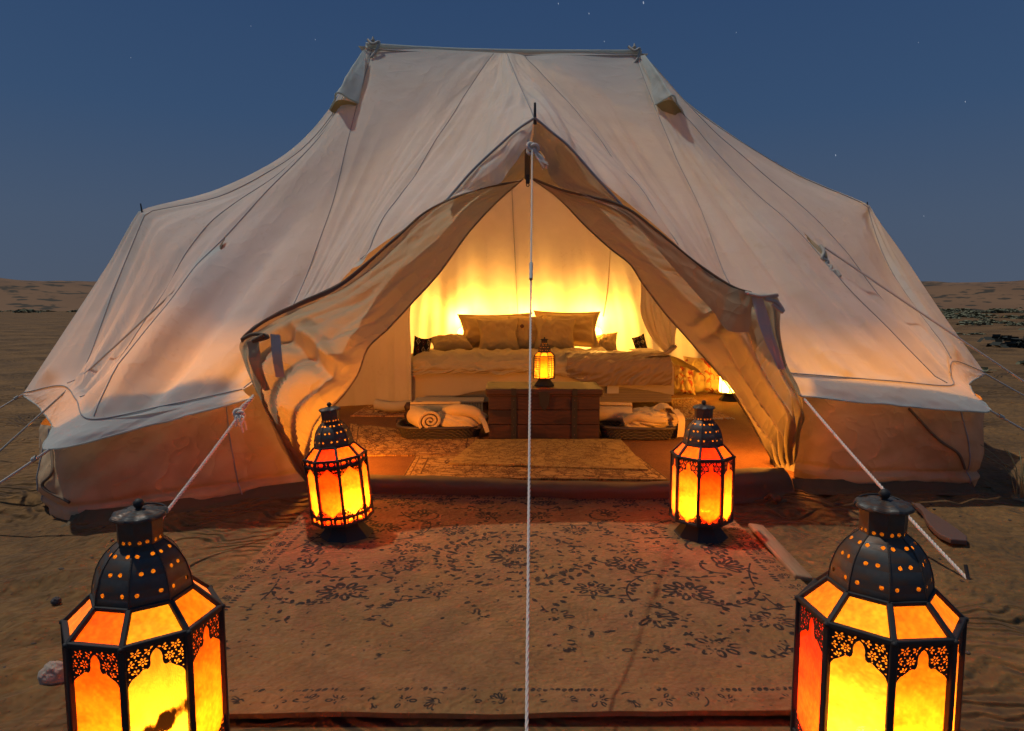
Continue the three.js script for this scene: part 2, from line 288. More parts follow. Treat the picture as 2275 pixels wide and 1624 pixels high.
function rightWrinkles(u, v) {
  const e = edge(u, .02) * edge(v, .03), c = u * nR;
  let h = .032 * ns(u * 9 + 40, v * 3, 1) + .03 * sm(.1, .4, v) * (.25 - Math.abs(ns(c * 2.1 - v * 2.4 + 9, v * 1.1, 45))) + .008 * ns(u * 22 + 40 - v * 6, v * 7, 3);
  const low = sm(.35, .7, v) * sm(5.5, 7, c);
  h += low * (.065 * ns(c * 2.2 - v * 1.1, v * 1.0, 27) + .050 * (.25 - Math.abs(ns(c * 3.4 - v * 2, v * 1.3, 29))) + .012 * ns(c * 7 - v * 3, v * 2, 31));
  h += .03 * Math.exp(-((c - .8) ** 2) * 4) * ns(v * 2 + 9, 2) + .010 * (1 - sm(2.2, 3.2, c)) * ns(c * 2.2, v * 7, 32);
  h += sm(.4, .6, v) * sm(1.6, 2.4, c) * (1 - sm(3.4, 4.4, c)) * .035 * ns(c * 4.5 - v * 5, v * 2.4, 35);
  h += sm(.8, .95, v) * sm(6, 6.5, c) * (1 - sm(8, 8.5, c)) * .014 * ns(c * 6, v * 5, 37);
  for (const k of [3, 6, 8]) h -= .010 * Math.exp(-((c - k) ** 2) * 60);
  return h * e;
}
const rightRoof = sheet(rightCols, 260, 130, rightWrinkles);
part('roof_panel', rightRoof, M.canvas, tent);

// ends and rear, down to the floor
const rearPlan = [[3.35, -6.3], [3.2, -7.5], [2.55, -8.55], [1.3, -8.98], [.1, -9.05], [-1.1, -8.98], [-2.35, -8.45], [-3.05, -7.3], [-3.3, -5.95]];
const rearCols = rearPlan.map(([x, z], i) => {
  const t = clamp(1 - (i - 2) / 4, 0, 1), r = ridge(t), out = [r], side = Math.abs(i - 4) / 4, b = V(x, 0, z);
  const sh = i < 4 ? V(3.12, 1.95, -6.1) : V(-3.0, 1.92, -5.8);
  for (const [f, h] of [[.26, 2.45], [.5, 1.78], [.74, 1.18], [.93, .72], [1, 0]]) {
    const p = r.clone().lerp(b, f); p.y = h;
    if (side > .9) { const q = curve([r, r.clone().lerp(sh, .5).add(V(0, -.12, 0)), sh, V(x, .7, z), b]).getPoint([.25, .5, .65, .8, 1][[.26, .5, .74, .93, 1].indexOf(f)]); p.copy(q); }
    out.push(p);
  }
  return out;
});
const behind = (A, s) => A.map((p, i) => { const f = Math.pow(i / (A.length - 1), .9); return i === A.length - 1 ? V(s * 3.32, 0, p.z - 1.25) : p.clone().add(V(-s * .05 * f, -.02 * f, -1.0 * f)); });
rearCols[0] = behind(rightCols[nR], 1); rearCols[8] = behind(colA, -1);
const rear = sheet(rearCols, 420, 90, (u, v, p, s) => {
  const e = edge(u, .01), k = sm(.32, .80, v), w = .8 + .4 * ns(s * .9, 3);
  const pl = ns(s * 3.4 + .9 * ns(s * 1.1, v * 1.2, 4), v * .6, 2) + .30 * ns(s * 9, v * .9, 8);
  return e * (k * .13 * w * pl + .012 * ns(s * 1.5, v * 3, 6) - .03 * k * Math.exp(-((u - .5) ** 2) * 30000));
});
part('rear_panel', rear, M.rear, tent);
const shoulderR = [rightCols[nR], rearCols[0]], shoulderL = [rearCols[8], leftCols[0]];
const widen = (a, b) => { const A = curve(a), B = curve(b), m = []; for (let i = 0; i <= 12; i++) m.push(A.getPoint(i / 12).lerp(B.getPoint(i / 12), .5)); return [a, m, b]; };
part('end_panel', sheet(widen(...shoulderR), 24, 70, (u, v) => .02 * edge(u, .1) * ns(u * 3, v * 4, 3)), M.canvas, tent);
part('end_panel', sheet(widen(...shoulderL), 24, 70, (u, v) => .02 * edge(u, .1) * ns(u * 3, v * 4, 5)), M.canvas, tent);
const rc = []; for (let i = 0; i <= 24; i++) { const p = ridge(i / 24); p.y += .012; rc.push(p); }
part('ridge_cap', tube(rc, .022, 60, 8), M.canvas, tent);
part('ridge_cord', tube(rc.map((p) => p.clone().add(V(0, -.045, .045))), .007, 60, 5), M.ropeDark, tent);

// seams sewn down the roof
for (const k of [1, 2, 3, 4, 7, 10]) part('seam', seamTube(along(leftRoof, k / nL, .003, .01, k === 4 ? 1 : .995), k === 10 ? .004 : .0034), M.seam, tent);
for (const k of [3, 6, 8, 9, 10]) part('seam', seamTube(along(rightRoof, k / nR, .003, .01, .995), .0034), M.seam, tent);
part('seam', seamTube(along(rear, .5, -.004, .05, .85), .004), M.seam, tent);
part('seam', seamTube(along(rear, .31, -.004, .05, .85), .004), M.seam, tent);

// pole tips
function spike(p, h, r, mat) { const pr = [[0, h], [r * .4, h * .93], [r * .55, h * .7], [r, h * .62], [r, h * .5], [r * .5, h * .45], [r * .6, 0], [0, 0]].map((q) => new THREE.Vector2(...q)); return new THREE.LatheGeometry(pr.reverse(), 10).translate(p.x, p.y, p.z); }
part('pole_tip', spike(ridge(.026).add(V(0, .01, 0)), .08, .018, 0), M.ropeDark, tent);
part('pole_tip', spike(ridge(.974).add(V(0, .01, 0)), .08, .018, 0), M.ropeDark, tent);
part('pole_tip', new THREE.CylinderGeometry(.006, .009, .11, 8).translate(...P(1188, 252, -3.72).toArray()), M.pole, tent);
part('pole_tip', new THREE.CylinderGeometry(.005, .008, .09, 8).rotateZ(.12).translate(...P(314, 465, -5.5).toArray()), M.pole, tent);
part('pole_tip', new THREE.CylinderGeometry(.005, .008, .07, 8).translate(...P(1926, 458, -5.9).toArray()), M.pole, tent);
for (const t of [.03, .97]) { const p = ridge(t), a = [p.clone().add(V(-.05, .05, .03)), p.clone().add(V(0, .0, .07)), p.clone().add(V(.05, .03, .04)), p.clone().add(V(.03, -.06, .08)), p.clone().add(V(-.01, -.12, .10))]; part('lashing', tube(a, .012, 24, 6), M.ropeDark, tent); }
if (0) for (const [t, s] of [[.03, -1], [.97, 1]]) { const p = ridge(t); part('tent_pole', new THREE.CylinderGeometry(.028, .03, p.y - .05, 12).translate(p.x + s * .02, (p.y - .05) / 2, p.z), M.pole, tent); }

// vent hoods under the ridge ends
function vent(L, Mi, R, seed) {
  const g = sheet([pts(L), pts(L).map((p, i) => p.lerp(P(...Mi[i]), .62)), pts(Mi), pts(R).map((p, i) => p.lerp(P(...Mi[i]), .62)), pts(R)], 40, 30, (u, v) => .012 * ns(u * 5, v * 5, seed) * v);
  const vent = part('vent_hood', g, M.canvas, tent);
  const hem = []; for (let i = 0; i <= 20; i++) hem.push(g.userData.at(i / 20, 1));
  part('hem', tube(hem, .008, 40, 6), M.canvas, vent);
}
vent([[806, 114, -6.1], [770, 178, -5.92], [731, 243, -5.84]], [[806, 112, -6.02], [776, 158, -5.72], [752, 206, -5.45]], [[812, 116, -6.02], [808, 170, -5.8], [795, 230, -5.6]], 3);
vent([[1422, 124, -6.32], [1442, 178, -6.0], [1455, 232, -5.78]], [[1432, 122, -6.25], [1460, 160, -5.85], [1492, 212, -5.55]], [[1432, 124, -6.35], [1476, 190, -6.1], [1521, 258, -5.86]], 9);
// added amber cloth paints the lamp glow in the vent openings
part('vent_glow_cloth', sheet([pts([[731, 243, -5.83], [737, 250, -5.8]]), pts([[752, 222, -5.7], [757, 252, -5.7]]), pts([[794, 230, -5.62], [778, 247, -5.66]])], 16, 6), M.ventGlow, tent);
part('vent_glow_cloth', sheet([pts([[1456, 232, -5.77], [1470, 246, -5.77]]), pts([[1490, 222, -5.7], [1496, 255, -5.74]]), pts([[1521, 258, -5.85], [1515, 259, -5.83]])], 16, 6), M.ventGlow, tent);

// eave valance, round both front corners
function strip(top, bot, nu, nv, bend) { return sheet(top.map((q, i) => { const a = P(...q), b = P(...bot[i]); return [a, a.clone().lerp(b, .5).add(V(0, -.004, .01)), b]; }), nu, nv, bend); }
const vb = (u, v) => .012 * v * ns(u * 16, v * 2, 4) + .006 * ns(u * 40, v * 3, 6) * v;
const valL = strip([[52, 873, -4.7], [143, 858, -4.05], [170, 888, -3.7], [205, 932, -3.4], [370, 901, -3.47], [538, 866, -3.55]],
  [[52, 877, -4.69], [90, 909, -4.25], [116, 950, -3.75], [110, 998, -3.28], [330, 947, -3.38], [562, 884, -3.5]], 120, 10, vb);
part('valance', valL, M.canvas, tent);
const valR = strip([[1735, 828, -3.78], [1860, 838, -3.82], [1990, 848, -3.85], [2112, 857, -3.93], [2111, 836, -4.13], [2117, 803, -4.57], [2187, 828, -5.07]],
  [[1776, 880, -3.7], [1900, 892, -3.72], [2050, 906, -3.75], [2199, 913, -3.8], [2172, 884, -4.05], [2152, 856, -4.4], [2187, 832, -5.05]], 140, 10, vb);
part('valance', valR, M.canvas, tent);
const rowOf = (g, v, lift, u0 = 0, u1 = 1) => { const { nu, nv } = g.userData, out = []; for (let i = Math.round(u0 * nu); i <= u1 * nu; i += 2) { const k = Math.round(v * nv) * (nu + 1) + i, p = g.attributes.position, n = g.attributes.normal; out.push(V(p.getX(k), p.getY(k), p.getZ(k)).addScaledVector(V(n.getX(k), n.getY(k), n.getZ(k)), lift)); } return out; };
part('seam', seamTube(rowOf(valL, 0, .004), .0032, 90), M.seam, tent);
part('seam', seamTube(rowOf(valR, 0, .004), .0032, 90), M.seam, tent);
part('hem', seamTube(rowOf(valL, 1, 0), .005, 90), M.canvas, tent);
part('hem', seamTube(rowOf(valR, 1, 0), .005, 90), M.canvas, tent);

// low walls under the eave
const wallCol = (t, b, out) => { const m = t.clone().lerp(b, .45).add(out), m2 = t.clone().lerp(b, .8).add(out.clone().multiplyScalar(.75)); return [t, m, m2, b]; };
const wb = (k) => (u, v, p, s) => edge(u, .01) * edge(v, .04) * (.022 * ns(s * 2.2, v * 2.4, k) + .012 * ns(s * 6 + v * 4, v * 5, k + 3) - .022 * Math.exp(-((v - .70 - .03 * ns(s * 2, k)) ** 2) * 500)) ;
const wallL = sheet([
  wallCol(V(-3.15, .62, -5.4), V(-3.05, -.02, -5.4), V(-.02, 0, .02)),
  wallCol(P(100, 930, -4.3), V(-2.92, -.02, -4.5), V(-.02, 0, .02)),
  wallCol(P(106, 945, -3.85), G(107, 1118, -.01), V(-.035, 0, .03)),
  wallCol(P(172, 945, -3.58), G(158, 1162, -.01), V(-.02, .0, .05)),
  wallCol(P(330, 905, -3.68), G(335, 1142, .0), V(0, 0, .05)),
  wallCol(P(480, 878, -3.8), G(510, 1114, .0), V(0, 0, .04)),
  wallCol(P(590, 880, -3.95), G(692, 1086, .0), V(0, 0, .0))], 200, 40, wb(41));
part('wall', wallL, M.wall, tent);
const wallR = sheet([
  wallCol(P(1782, 862, -4.0), G(1762, 1062, .0), V(0, 0, .0)),
  wallCol(P(1880, 868, -3.98), G(1880, 1084, .0), V(0, 0, .05)),
  wallCol(P(2010, 876, -3.96), G(2020, 1085, .0), V(0, 0, .05)),
  wallCol(P(2150, 890, -3.95), G(2166, 1084, .0), V(.01, 0, .03)),
  wallCol(P(2176, 880, -4.3), V(2.92, -.02, -4.4), V(.03, 0, .0)),
  wallCol(V(3.25, .6, -5.6), V(3.15, -.02, -5.6), V(.02, 0, 0))], 180, 40, wb(61));
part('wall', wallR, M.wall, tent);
// cords on the walls
for (const [g, l] of [[wallL, [[.40, .10], [.47, .35], [.44, .48], [.52, .62]]], [wallR, [[.40, .10], [.47, .32], [.52, .46], [.545, .62]]]]) {
  const { nu, nv } = g.userData, q = l.map(([u, v]) => g.userData.at(u, v).add(V(0, 0, .014)));
  part('cord', tube(q, .008, 40, 6), M.tape, tent);
}
for (const [g, u] of [[wallL, .36], [wallR, .56], [wallL, .86]]) part('seam', seamTube(along(g, u, .004, .02, 1), .004), M.seam, tent);

// ground sheet lip across the doorway and mud skirts darkened to paint the shadow under the walls
{
  const top = [[690, 1060], [830, 1062], [1000, 1066], [1180, 1074], [1330, 1078], [1480, 1076], [1640, 1052], [1745, 1046]], bot = [[690, 1096], [830, 1100], [1000, 1106], [1180, 1110], [1330, 1115], [1480, 1114], [1640, 1112], [1765, 1092]];
  const cols = top.map((q, i) => { const b = G(...bot[i], .006), zt = b.z - .02, t = P(q[0], q[1], zt); return [G(q[0], q[1] - 8, .05), t, t.clone().lerp(b, .4).add(V(0, .012, .03)), b, b.clone().add(V(0, -.004, .05))]; });
  part('door_sill', sheet(cols, 160, 24, (u, v) => .008 * ns(u * 14, v * 3, 5) + .004 * ns(u * 40, v * 4, 8)), M.sill, tent);
  const sk = (a) => sheet(a.map(([x, y]) => { const p = G(x, y, .012); return [p.clone().add(V(0, .05, -.05)), p, p.clone().add(V(0, -.004, .05)), p.clone().add(V(0, -.014, .07))]; }), 80, 8, (u, v) => .008 * ns(u * 22, v * 3, 15));
  part('mud_skirt_shade', sk([[150, 1158], [190, 1160], [335, 1143], [510, 1114], [692, 1090]]), M.sill, tent);
  part('mud_skirt_shade', sk([[1765, 1086], [1880, 1088], [2020, 1088], [2168, 1088]]), M.sill, tent);
}

// the porch hood over the door peak
part('door_hood', sheet([
  pts([[1187, 262, -3.74], [1181, 290, -3.70], [1175, 318, -3.68]]),
  pts([[1150, 288, -3.73], [1146, 325, -3.67], [1142, 364, -3.68]]),
  pts([[1105, 326, -3.72], [1108, 364, -3.66], [1112, 404, -3.68]]),
  pts([[1050, 378, -3.72], [1056, 402, -3.67], [1062, 420, -3.66]]),
  pts([[991, 446, -3.73], [992, 447, -3.70], [993, 448, -3.67]])], 70, 24, (u, v) => .020 * edge(u, .06) * Math.sin(u * 16 + v * 2) * v + .006 * ns(u * 9, v * 6, 3)), M.canvas, tent);
part('door_hood', sheet([
  pts([[1187, 262, -3.74], [1185, 290, -3.72], [1182, 318, -3.68]]),
  pts([[1222, 292, -3.73], [1214, 330, -3.72], [1206, 352, -3.7]]),
  pts([[1259, 322, -3.73], [1248, 362, -3.74], [1232, 402, -3.7]]),
  pts([[1316, 386, -3.72], [1304, 412, -3.74], [1292, 436, -3.7]]),
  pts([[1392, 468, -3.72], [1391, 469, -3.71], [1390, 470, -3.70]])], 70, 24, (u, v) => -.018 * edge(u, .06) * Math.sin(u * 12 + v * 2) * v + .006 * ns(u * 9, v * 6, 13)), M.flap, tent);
part('seam', seamTube(pts([[1187, 262, -3.70], [1150, 287, -3.71], [1105, 326, -3.70], [1050, 378, -3.70], [991, 446, -3.71]]), .007), M.seam, tent);
part('seam', seamTube(pts([[1188, 262, -3.70], [1222, 291, -3.71], [1259, 321, -3.71], [1316, 385, -3.70], [1392, 468, -3.70]]), .007), M.seam, tent);
part('door_gusset', sheet([
  pts([[1176, 318, -3.86], [1130, 366, -3.86], [1060, 424, -3.82]]), pts([[1178, 318, -3.87], [1150, 366, -3.88], [1115, 412, -3.87]]),
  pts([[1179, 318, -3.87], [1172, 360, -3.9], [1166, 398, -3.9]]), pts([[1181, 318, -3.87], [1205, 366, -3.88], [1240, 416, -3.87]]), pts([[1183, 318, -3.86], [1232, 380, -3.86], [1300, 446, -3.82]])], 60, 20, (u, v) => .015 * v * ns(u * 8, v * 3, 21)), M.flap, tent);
{
  const zip = part('zip', box(.030, .19, .008).translate(...P(1171, 360, -3.82).toArray()), M.tape, tent);
  part('zip_pull', mergeGeometries([box(.022, .05, .012).translate(...P(1172, 398, -3.80).toArray()), new THREE.TorusGeometry(.008, .0025, 6, 14).translate(...P(1172, 411, -3.80).toArray())].map((g) => g.toNonIndexed())), M.pole, zip);
}

// the two door leaves, folded back
const flapL_T = pts([[1157, 402, -3.74], [1075, 420, -3.68], [992, 443, -3.64], [915, 498, -3.60], [831, 568, -3.56], [736, 642, -3.46], [655, 678, -3.36], [585, 712, -3.28], [533, 759, -3.22], [543, 808, -3.26], [570, 872, -3.38], [622, 968, -3.62], [690, 1087, -3.96]]);
const flapL_O = pts([[1162, 397, -3.8], [1100, 452, -3.82], [1042, 515, -3.83], [971, 612, -3.84], [916, 672, -3.84], [862, 730, -3.84], [816, 775, -3.84], [796, 828, -3.84], [764, 876, -3.86], [728, 918, -3.88], [710, 960, -3.9], [698, 1015, -3.93], [690, 1087, -3.96]]);
const flapR_T = pts([[1184, 400, -3.76], [1250, 425, -3.72], [1383, 460, -3.68], [1459, 515, -3.66], [1549, 588, -3.66], [1630, 640, -3.64], [1668, 652, -3.62], [1700, 653, -3.6], [1727, 657, -3.58], [1733, 740, -3.6], [1748, 810, -3.64], [1782, 882, -3.72], [1772, 960, -3.92], [1764, 1048, -4.16]]);
const flapR_O = pts([[1180, 396, -3.82], [1240, 440, -3.84], [1298, 500, -3.85], [1355, 552, -3.86], [1400, 588, -3.86], [1424, 625, -3.86], [1478, 697, -3.86], [1516, 740, -3.86], [1549, 778, -3.86], [1607, 845, -3.88], [1659, 924, -3.93], [1692, 982, -3.98], [1708, 1010, -4.02], [1722, 1038, -4.06]]);
function leaf(Tp, Op, side, bend) {
  const ct = curve(Tp), co = curve(Op), n = 22, cols = [];
  for (let i = 0; i <= n; i++) {
    const s = i / n, a = ct.getPoint(s), b = co.getPoint(s), w = a.distanceTo(b), out = V(.45 * side, .12, 1).normalize(), c = [a];
    for (const [f, k] of [[.12, .06], [.3, .15], [.5, .16], [.7, .11], [.88, .04]]) c.push(a.clone().lerp(b, f).addScaledVector(out, k * w * .62 * sm(0, .12, s) * (1 - sm(.93, 1, s))));
    c.push(b); cols.push(c);
  }
  return sheet(side < 0 ? cols : cols, 200, 70, bend);
}
const leafFolds = (o, kinkU) => (u, v) => {      // long folds down the leaf, a kink, and gathers that fan out from the tie
  const e = sm(0, .1, u) * (1 - sm(.96, 1, u)) * sm(0, .08, v) * (1 - .9 * sm(.6, .97, v) * (1 - sm(.62, .75, u)) - .6 * sm(.7, 1, v) * sm(.62, .75, u));
  const long = sm(.1, .35, u) * (1 - sm(.55, .72, u)), low = sm(.52, .70, u);
  let h = .016 * ns(u * 6 + o, v * 2.2, 3) + .006 * ns(u * 24 + v * 6 + o, v * 9, 2);
  h += long * (.060 * (.28 - Math.abs(ns(u * 2.4 + v * 1.2 + o, v * 3.0 - u * 1.5, 8))) + .030 * (.25 - Math.abs(ns(u * 6 + o, v * 5.5 + u * 3, 18))));
  const q = v * 4.6 + u * 2.6 + .55 * ns(u * 3 + o, v * 1.6, 5);
  h += low * .050 * (1 - 1.9 * Math.pow(Math.abs(Math.sin(Math.PI * q)), .75)) * sm(.04, .25, v) + low * .02 * (.25 - Math.abs(ns(v * 14 + u * 5 + o, u * 3, 9)));
  h -= .060 * Math.exp(-(((u - kinkU - .10 * v + .03 * ns(v * 3, o)) / .020) ** 2)) * sm(.15, .35, v) * (1 - sm(.8, 1, v));
  h += .045 * Math.exp(-(((u - kinkU - .045 - .10 * v + .03 * ns(v * 3, o)) / .022) ** 2)) * sm(.15, .35, v) * (1 - sm(.8, 1, v));
  return h * e;
};
const fL = leafFolds(0, .50), bendL = (u, v) => -fL(u, v), bendR = leafFolds(20, .45);
const hemOf = (O) => tube(O, .005, 120, 5);
const leafL = leaf(flapL_T, flapL_O, -1, bendL), leafR = leaf(flapR_T, flapR_O, 1, bendR);
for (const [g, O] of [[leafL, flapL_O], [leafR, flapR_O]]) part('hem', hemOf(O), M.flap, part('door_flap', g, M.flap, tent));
const zipShadeL = part('zip_tape_and_shade', sheet([0, .1, .2, .3, .4, .5, .6, .66].map((s) => { const a = curve(flapL_T).getPoint(s); const k = .12 + .55 * Math.exp(-(((s - .43) / .13) ** 2)) + .4 * sm(.55, .66, s); return [a.clone().add(V(-.002, .006, .0)), a.clone().add(V(.001, .0, .008)), a.clone().add(V(.013 * k, -.028 * k, .004))]; }), 160, 6, (u, v) => .006 * ns(u * 14, v, 4)), M.tape, tent);  // zip tape, widened midway in dark colour to paint the shaded gap
part('zip_tape_and_shade', tube(flapR_T.slice(0, 7).map((p) => p.clone().add(V(0, .004, .004))), .007, 80, 6), M.tape, tent);
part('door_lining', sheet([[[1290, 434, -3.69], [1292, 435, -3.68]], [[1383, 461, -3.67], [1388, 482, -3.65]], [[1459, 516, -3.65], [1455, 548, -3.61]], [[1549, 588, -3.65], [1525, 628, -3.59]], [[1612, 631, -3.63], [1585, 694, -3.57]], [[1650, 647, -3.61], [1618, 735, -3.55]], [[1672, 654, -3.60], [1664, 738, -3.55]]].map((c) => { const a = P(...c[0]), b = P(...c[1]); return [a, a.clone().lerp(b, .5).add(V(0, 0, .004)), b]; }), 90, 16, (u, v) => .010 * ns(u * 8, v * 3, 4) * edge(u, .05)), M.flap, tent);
// webbing and knots where the leaves are tied back
part('webbing', sheet([pts([[600, 742, -3.2], [604, 790, -3.19], [612, 838, -3.25]]), pts([[622, 744, -3.2], [626, 790, -3.19], [632, 838, -3.25]])], 6, 14), M.webbing, tent);
part('webbing', sheet([pts([[548, 760, -3.2], [556, 812, -3.2], [584, 868, -3.3]]), pts([[574, 752, -3.19], [580, 806, -3.19], [600, 866, -3.29]])], 6, 14, (u, v) => .01 * ns(u * 3, v * 4, 2)), M.wall, tent);
part('webbing', sheet([pts([[1668, 655, -3.58], [1690, 735, -3.57], [1728, 820, -3.62]]), pts([[1692, 655, -3.57], [1716, 735, -3.57], [1744, 820, -3.63]])], 6, 14, (u, v) => .012 * ns(u * 3, v * 4, 5)), M.webbing, tent);
part('tie_cord', tube(pts([[1655, 650, -3.58], [1690, 658, -3.54], [1728, 655, -3.55], [1700, 664, -3.54], [1726, 672, -3.54], [1740, 694, -3.53], [1716, 676, -3.54]]), .010, 60, 6), M.ropeDark, tent);
part('tie_cord', tube(pts([[540, 752, -3.2], [565, 742, -3.17], [596, 748, -3.17], [560, 758, -3.16], [586, 744, -3.15]]), .009, 50, 6), M.tape, tent);
// patches and toggles where the high guys pull on the roof
part('guy_patch', sheet([pts([[500, 528, -4.62], [468, 570, -4.55], [428, 600, -4.46]]), pts([[494, 545, -4.54], [474, 588, -4.46], [446, 596, -4.42]]), pts([[488, 556, -4.57], [484, 588, -4.5], [472, 606, -4.43]])], 14, 14, (u, v) => .008 * ns(u * 4, v * 4, 3)), M.tape, tent);
part('guy_patch', sheet([pts([[1782, 512, -4.84], [1806, 536, -4.74], [1836, 558, -4.68]]), pts([[1790, 524, -4.8], [1814, 552, -4.7], [1840, 580, -4.62]]), pts([[1796, 538, -4.8], [1820, 570, -4.68], [1850, 600, -4.56]])], 14, 14, (u, v) => .008 * ns(u * 4, v * 4, 8)), M.wall, tent);
part('toggle', tube(pts([[1822, 545, -4.66], [1830, 560, -4.62], [1826, 574, -4.6], [1838, 580, -4.6], [1832, 590, -4.58], [1846, 592, -4.56], [1842, 604, -4.54], [1856, 602, -4.53], [1866, 614, -4.5]]), .012, 70, 6), M.ropeDark, tent);
part('knot', new THREE.TorusKnotGeometry(.02, .010, 60, 6, 2, 3).translate(...P(1182, 330, -3.64).toArray()), M.rope, tent);
{ // frayed rope end beside the knot
  const g = []; for (let i = 0; i < 16; i++) { const a = P(1186, 334, -3.63), b = P(1210 + rr(-5, 8), 372 + rr(-10, 6), -3.6 + rr(-.02, .02)); g.push(tube([a.clone().add(V(rr(-.01, .01), rr(-.01, .01), 0)), a.clone().lerp(b, .5).add(V(rr(-.012, .012), rr(-.012, .012), rr(-.01, .01))), b], .003, 8, 4)); }
  part('frayed_end', merge(g), M.rope, tent);
}

// ------------------------------------------------------------------ guy ropes
const GR = 'pale guy ropes of the tent';
function guy(a, b, r, label, opts = {}) {
  const t = thing('guy_rope', label, 'rope', [0, 0, 0], 0, GR);
  part('line', opts.laid ? laidRope(line(a, b, opts.sag ?? .015, 10), r, .05) : tube(line(a, b, opts.sag ?? .01), r, 60, 7), opts.dark ? M.ropeDark : M.rope, t);
  if (opts.knot) {
    const k = a.clone().lerp(b, opts.knot), g = [new THREE.TorusKnotGeometry(.018, .008, 50, 6, 2, 3).translate(k.x, k.y, k.z)];
    for (let i = 0; i < 7; i++) { const e = k.clone().add(V(rr(-.02, .05), rr(-.10, -.03), rr(0, .04))); g.push(tube([k, k.clone().lerp(e, .5).add(V(rr(-.03, .03), .01, .01)), e], .005, 10, 5)); }
    part('knot', merge(g), M.rope, t);
    part('loop', laidRope([a, a.clone().lerp(k, .33).add(V(.012, .012, 0)), a.clone().lerp(k, .66).add(V(-.010, .0, .01)), k], .010, .06), M.rope, t);
  }
  if (opts.whip) { const k = a.clone().lerp(b, opts.whip), k2 = a.clone().lerp(b, opts.whip + .035); part('slider', tube([k, k.clone().lerp(k2, .5), k2], r * 1.9, 8, 8), M.webbing, t); }
  if (opts.peg) { const d = b.clone().sub(a).setY(0).normalize(); part('peg', tube([b.clone().addScaledVector(d, -.02).add(V(0, .06, 0)), b.clone().addScaledVector(d, .0), b.clone().addScaledVector(d, .05).add(V(0, -.08, 0))], .008, 10, 6), M.pole, t); }
  return t;
}
guy(P(1182, 330, -3.64), V(.02, -.0, -1.02), .0038, 'thick pale rope from the door peak straight down the middle', { laid: true, whip: .33, sag: .02, peg: true });
guy(P(562, 880, -3.49), G(222, 1322, 0), .0075, 'pale rope from the left end of the eave down behind the near left lantern', { knot: .12, laid: true });
guy(P(1786, 886, -3.7), G(2152, 1290, 0), .0075, 'pale rope from the right door flap to the sand behind the near right lantern', { laid: true, peg: true });
guy(P(440, 597, -4.42), G(-150, 1135, 0), .006, 'thin dark rope from the brown patch high on the left of the tent', { dark: true });
guy(P(52, 875, -4.69), G(-190, 1010, 0), .006, 'short rope from the far left tip of the eave', { whip: .04 });
guy(P(110, 998, -3.28), G(-160, 1170, 0), .007, 'short white rope from the front left corner of the eave', { whip: .10 });
guy(P(1832, 550, -4.64), G(2560, 1035, 0), .0065, 'long rope from the knotted toggle high on the right of the tent', {});
guy(P(2187, 830, -5.06), G(2480, 985, 0), .006, 'thin rope from the rear right tip of the eave', {});
guy(P(2199, 912, -3.8), G(2460, 1052, 0), .006, 'short white rope from the front right corner of the eave', { whip: .06 });

// ------------------------------------------------------------------ lanterns
const GLASS = {};
function glass(name, r, g, b, map) { GLASS[name] = phy({ color: C(r, g, b), map: map ?? T.glass, roughness: .9, transmission: .8, thickness: 0, specularIntensity: .3, bumpMap: T.glassBump, bumpScale: .0012, emissive: C(r, g, b), emissiveIntensity: .10 }); }
glass('yellow', 1, .42, .026); glass('amber', 1, .26, .009); glass('orange', 1, .155, .004); glass('red', .95, .042, .0015); glass('honey', 1, .13, .005); glass('deep', 1, .125, .005); glass('ruby', 1, .032, .001); glass('lime', 1, .80, .14);
glass('soot', 1, .42, .026, T.soot);
const flameMat = std({ color: C(1, .8, .4), emissive: C(1, .62, .22), emissiveIntensity: 9 });
const hotMat = std({ color: C(1, .8, .5), emissive: C(1, .55, .15), emissiveIntensity: 6 });
function bar(a, b, w, d = w) { const l = a.distanceTo(b), g = new RoundedBoxGeometry(w, l, d, 1, Math.min(w, d) * .25), m = new THREE.Matrix4(), y = b.clone().sub(a).normalize(), out = a.clone().add(b).setY(0); if (out.lengthSq() < 1e-9) out.set(0, 0, 1); const x = new THREE.Vector3().crossVectors(y, out.normalize()).normalize(), z = new THREE.Vector3().crossVectors(x, y); m.makeBasis(x, y, z).setPosition(a.clone().add(b).multiplyScalar(.5)); return g.applyMatrix4(m); }
function quadGeo(a, b, c, d) { // a-b bottom, d-c top, uv in metres
  const g = new THREE.BufferGeometry(), w = a.distanceTo(b), h = a.clone().lerp(b, .5).distanceTo(c.clone().lerp(d, .5)), tw = d.distanceTo(c);
  g.setAttribute('position', new THREE.Float32BufferAttribute([a, b, c, d].flatMap((p) => p.toArray()), 3));
  g.setAttribute('uv', new THREE.Float32BufferAttribute([0, 0, w, 0, w / 2 + tw / 2, h, w / 2 - tw / 2, h], 2));
  g.setIndex([0, 1, 2, 0, 2, 3]); g.computeVertexNormals(); return g;
}
function onFace(shapeGeo, a, b, up, lift) { // put a geometry drawn in face coordinates (x across from the middle, y up) on the face a-b
  const x = b.clone().sub(a).normalize(), y = up.clone().normalize(), z = new THREE.Vector3().crossVectors(x, y), o = a.clone().lerp(b, .5).addScaledVector(z, lift);
  return shapeGeo.applyMatrix4(new THREE.Matrix4().makeBasis(x, y, z).setPosition(o));
}
function inside(poly, x, y) { let c = false; for (let i = 0, j = poly.length - 1; i < poly.length; j = i++) { const a = poly[i], b = poly[j]; if ((a.y > y) !== (b.y > y) && x < (b.x - a.x) * (y - a.y) / (b.y - a.y) + a.x) c = !c; } return c; }
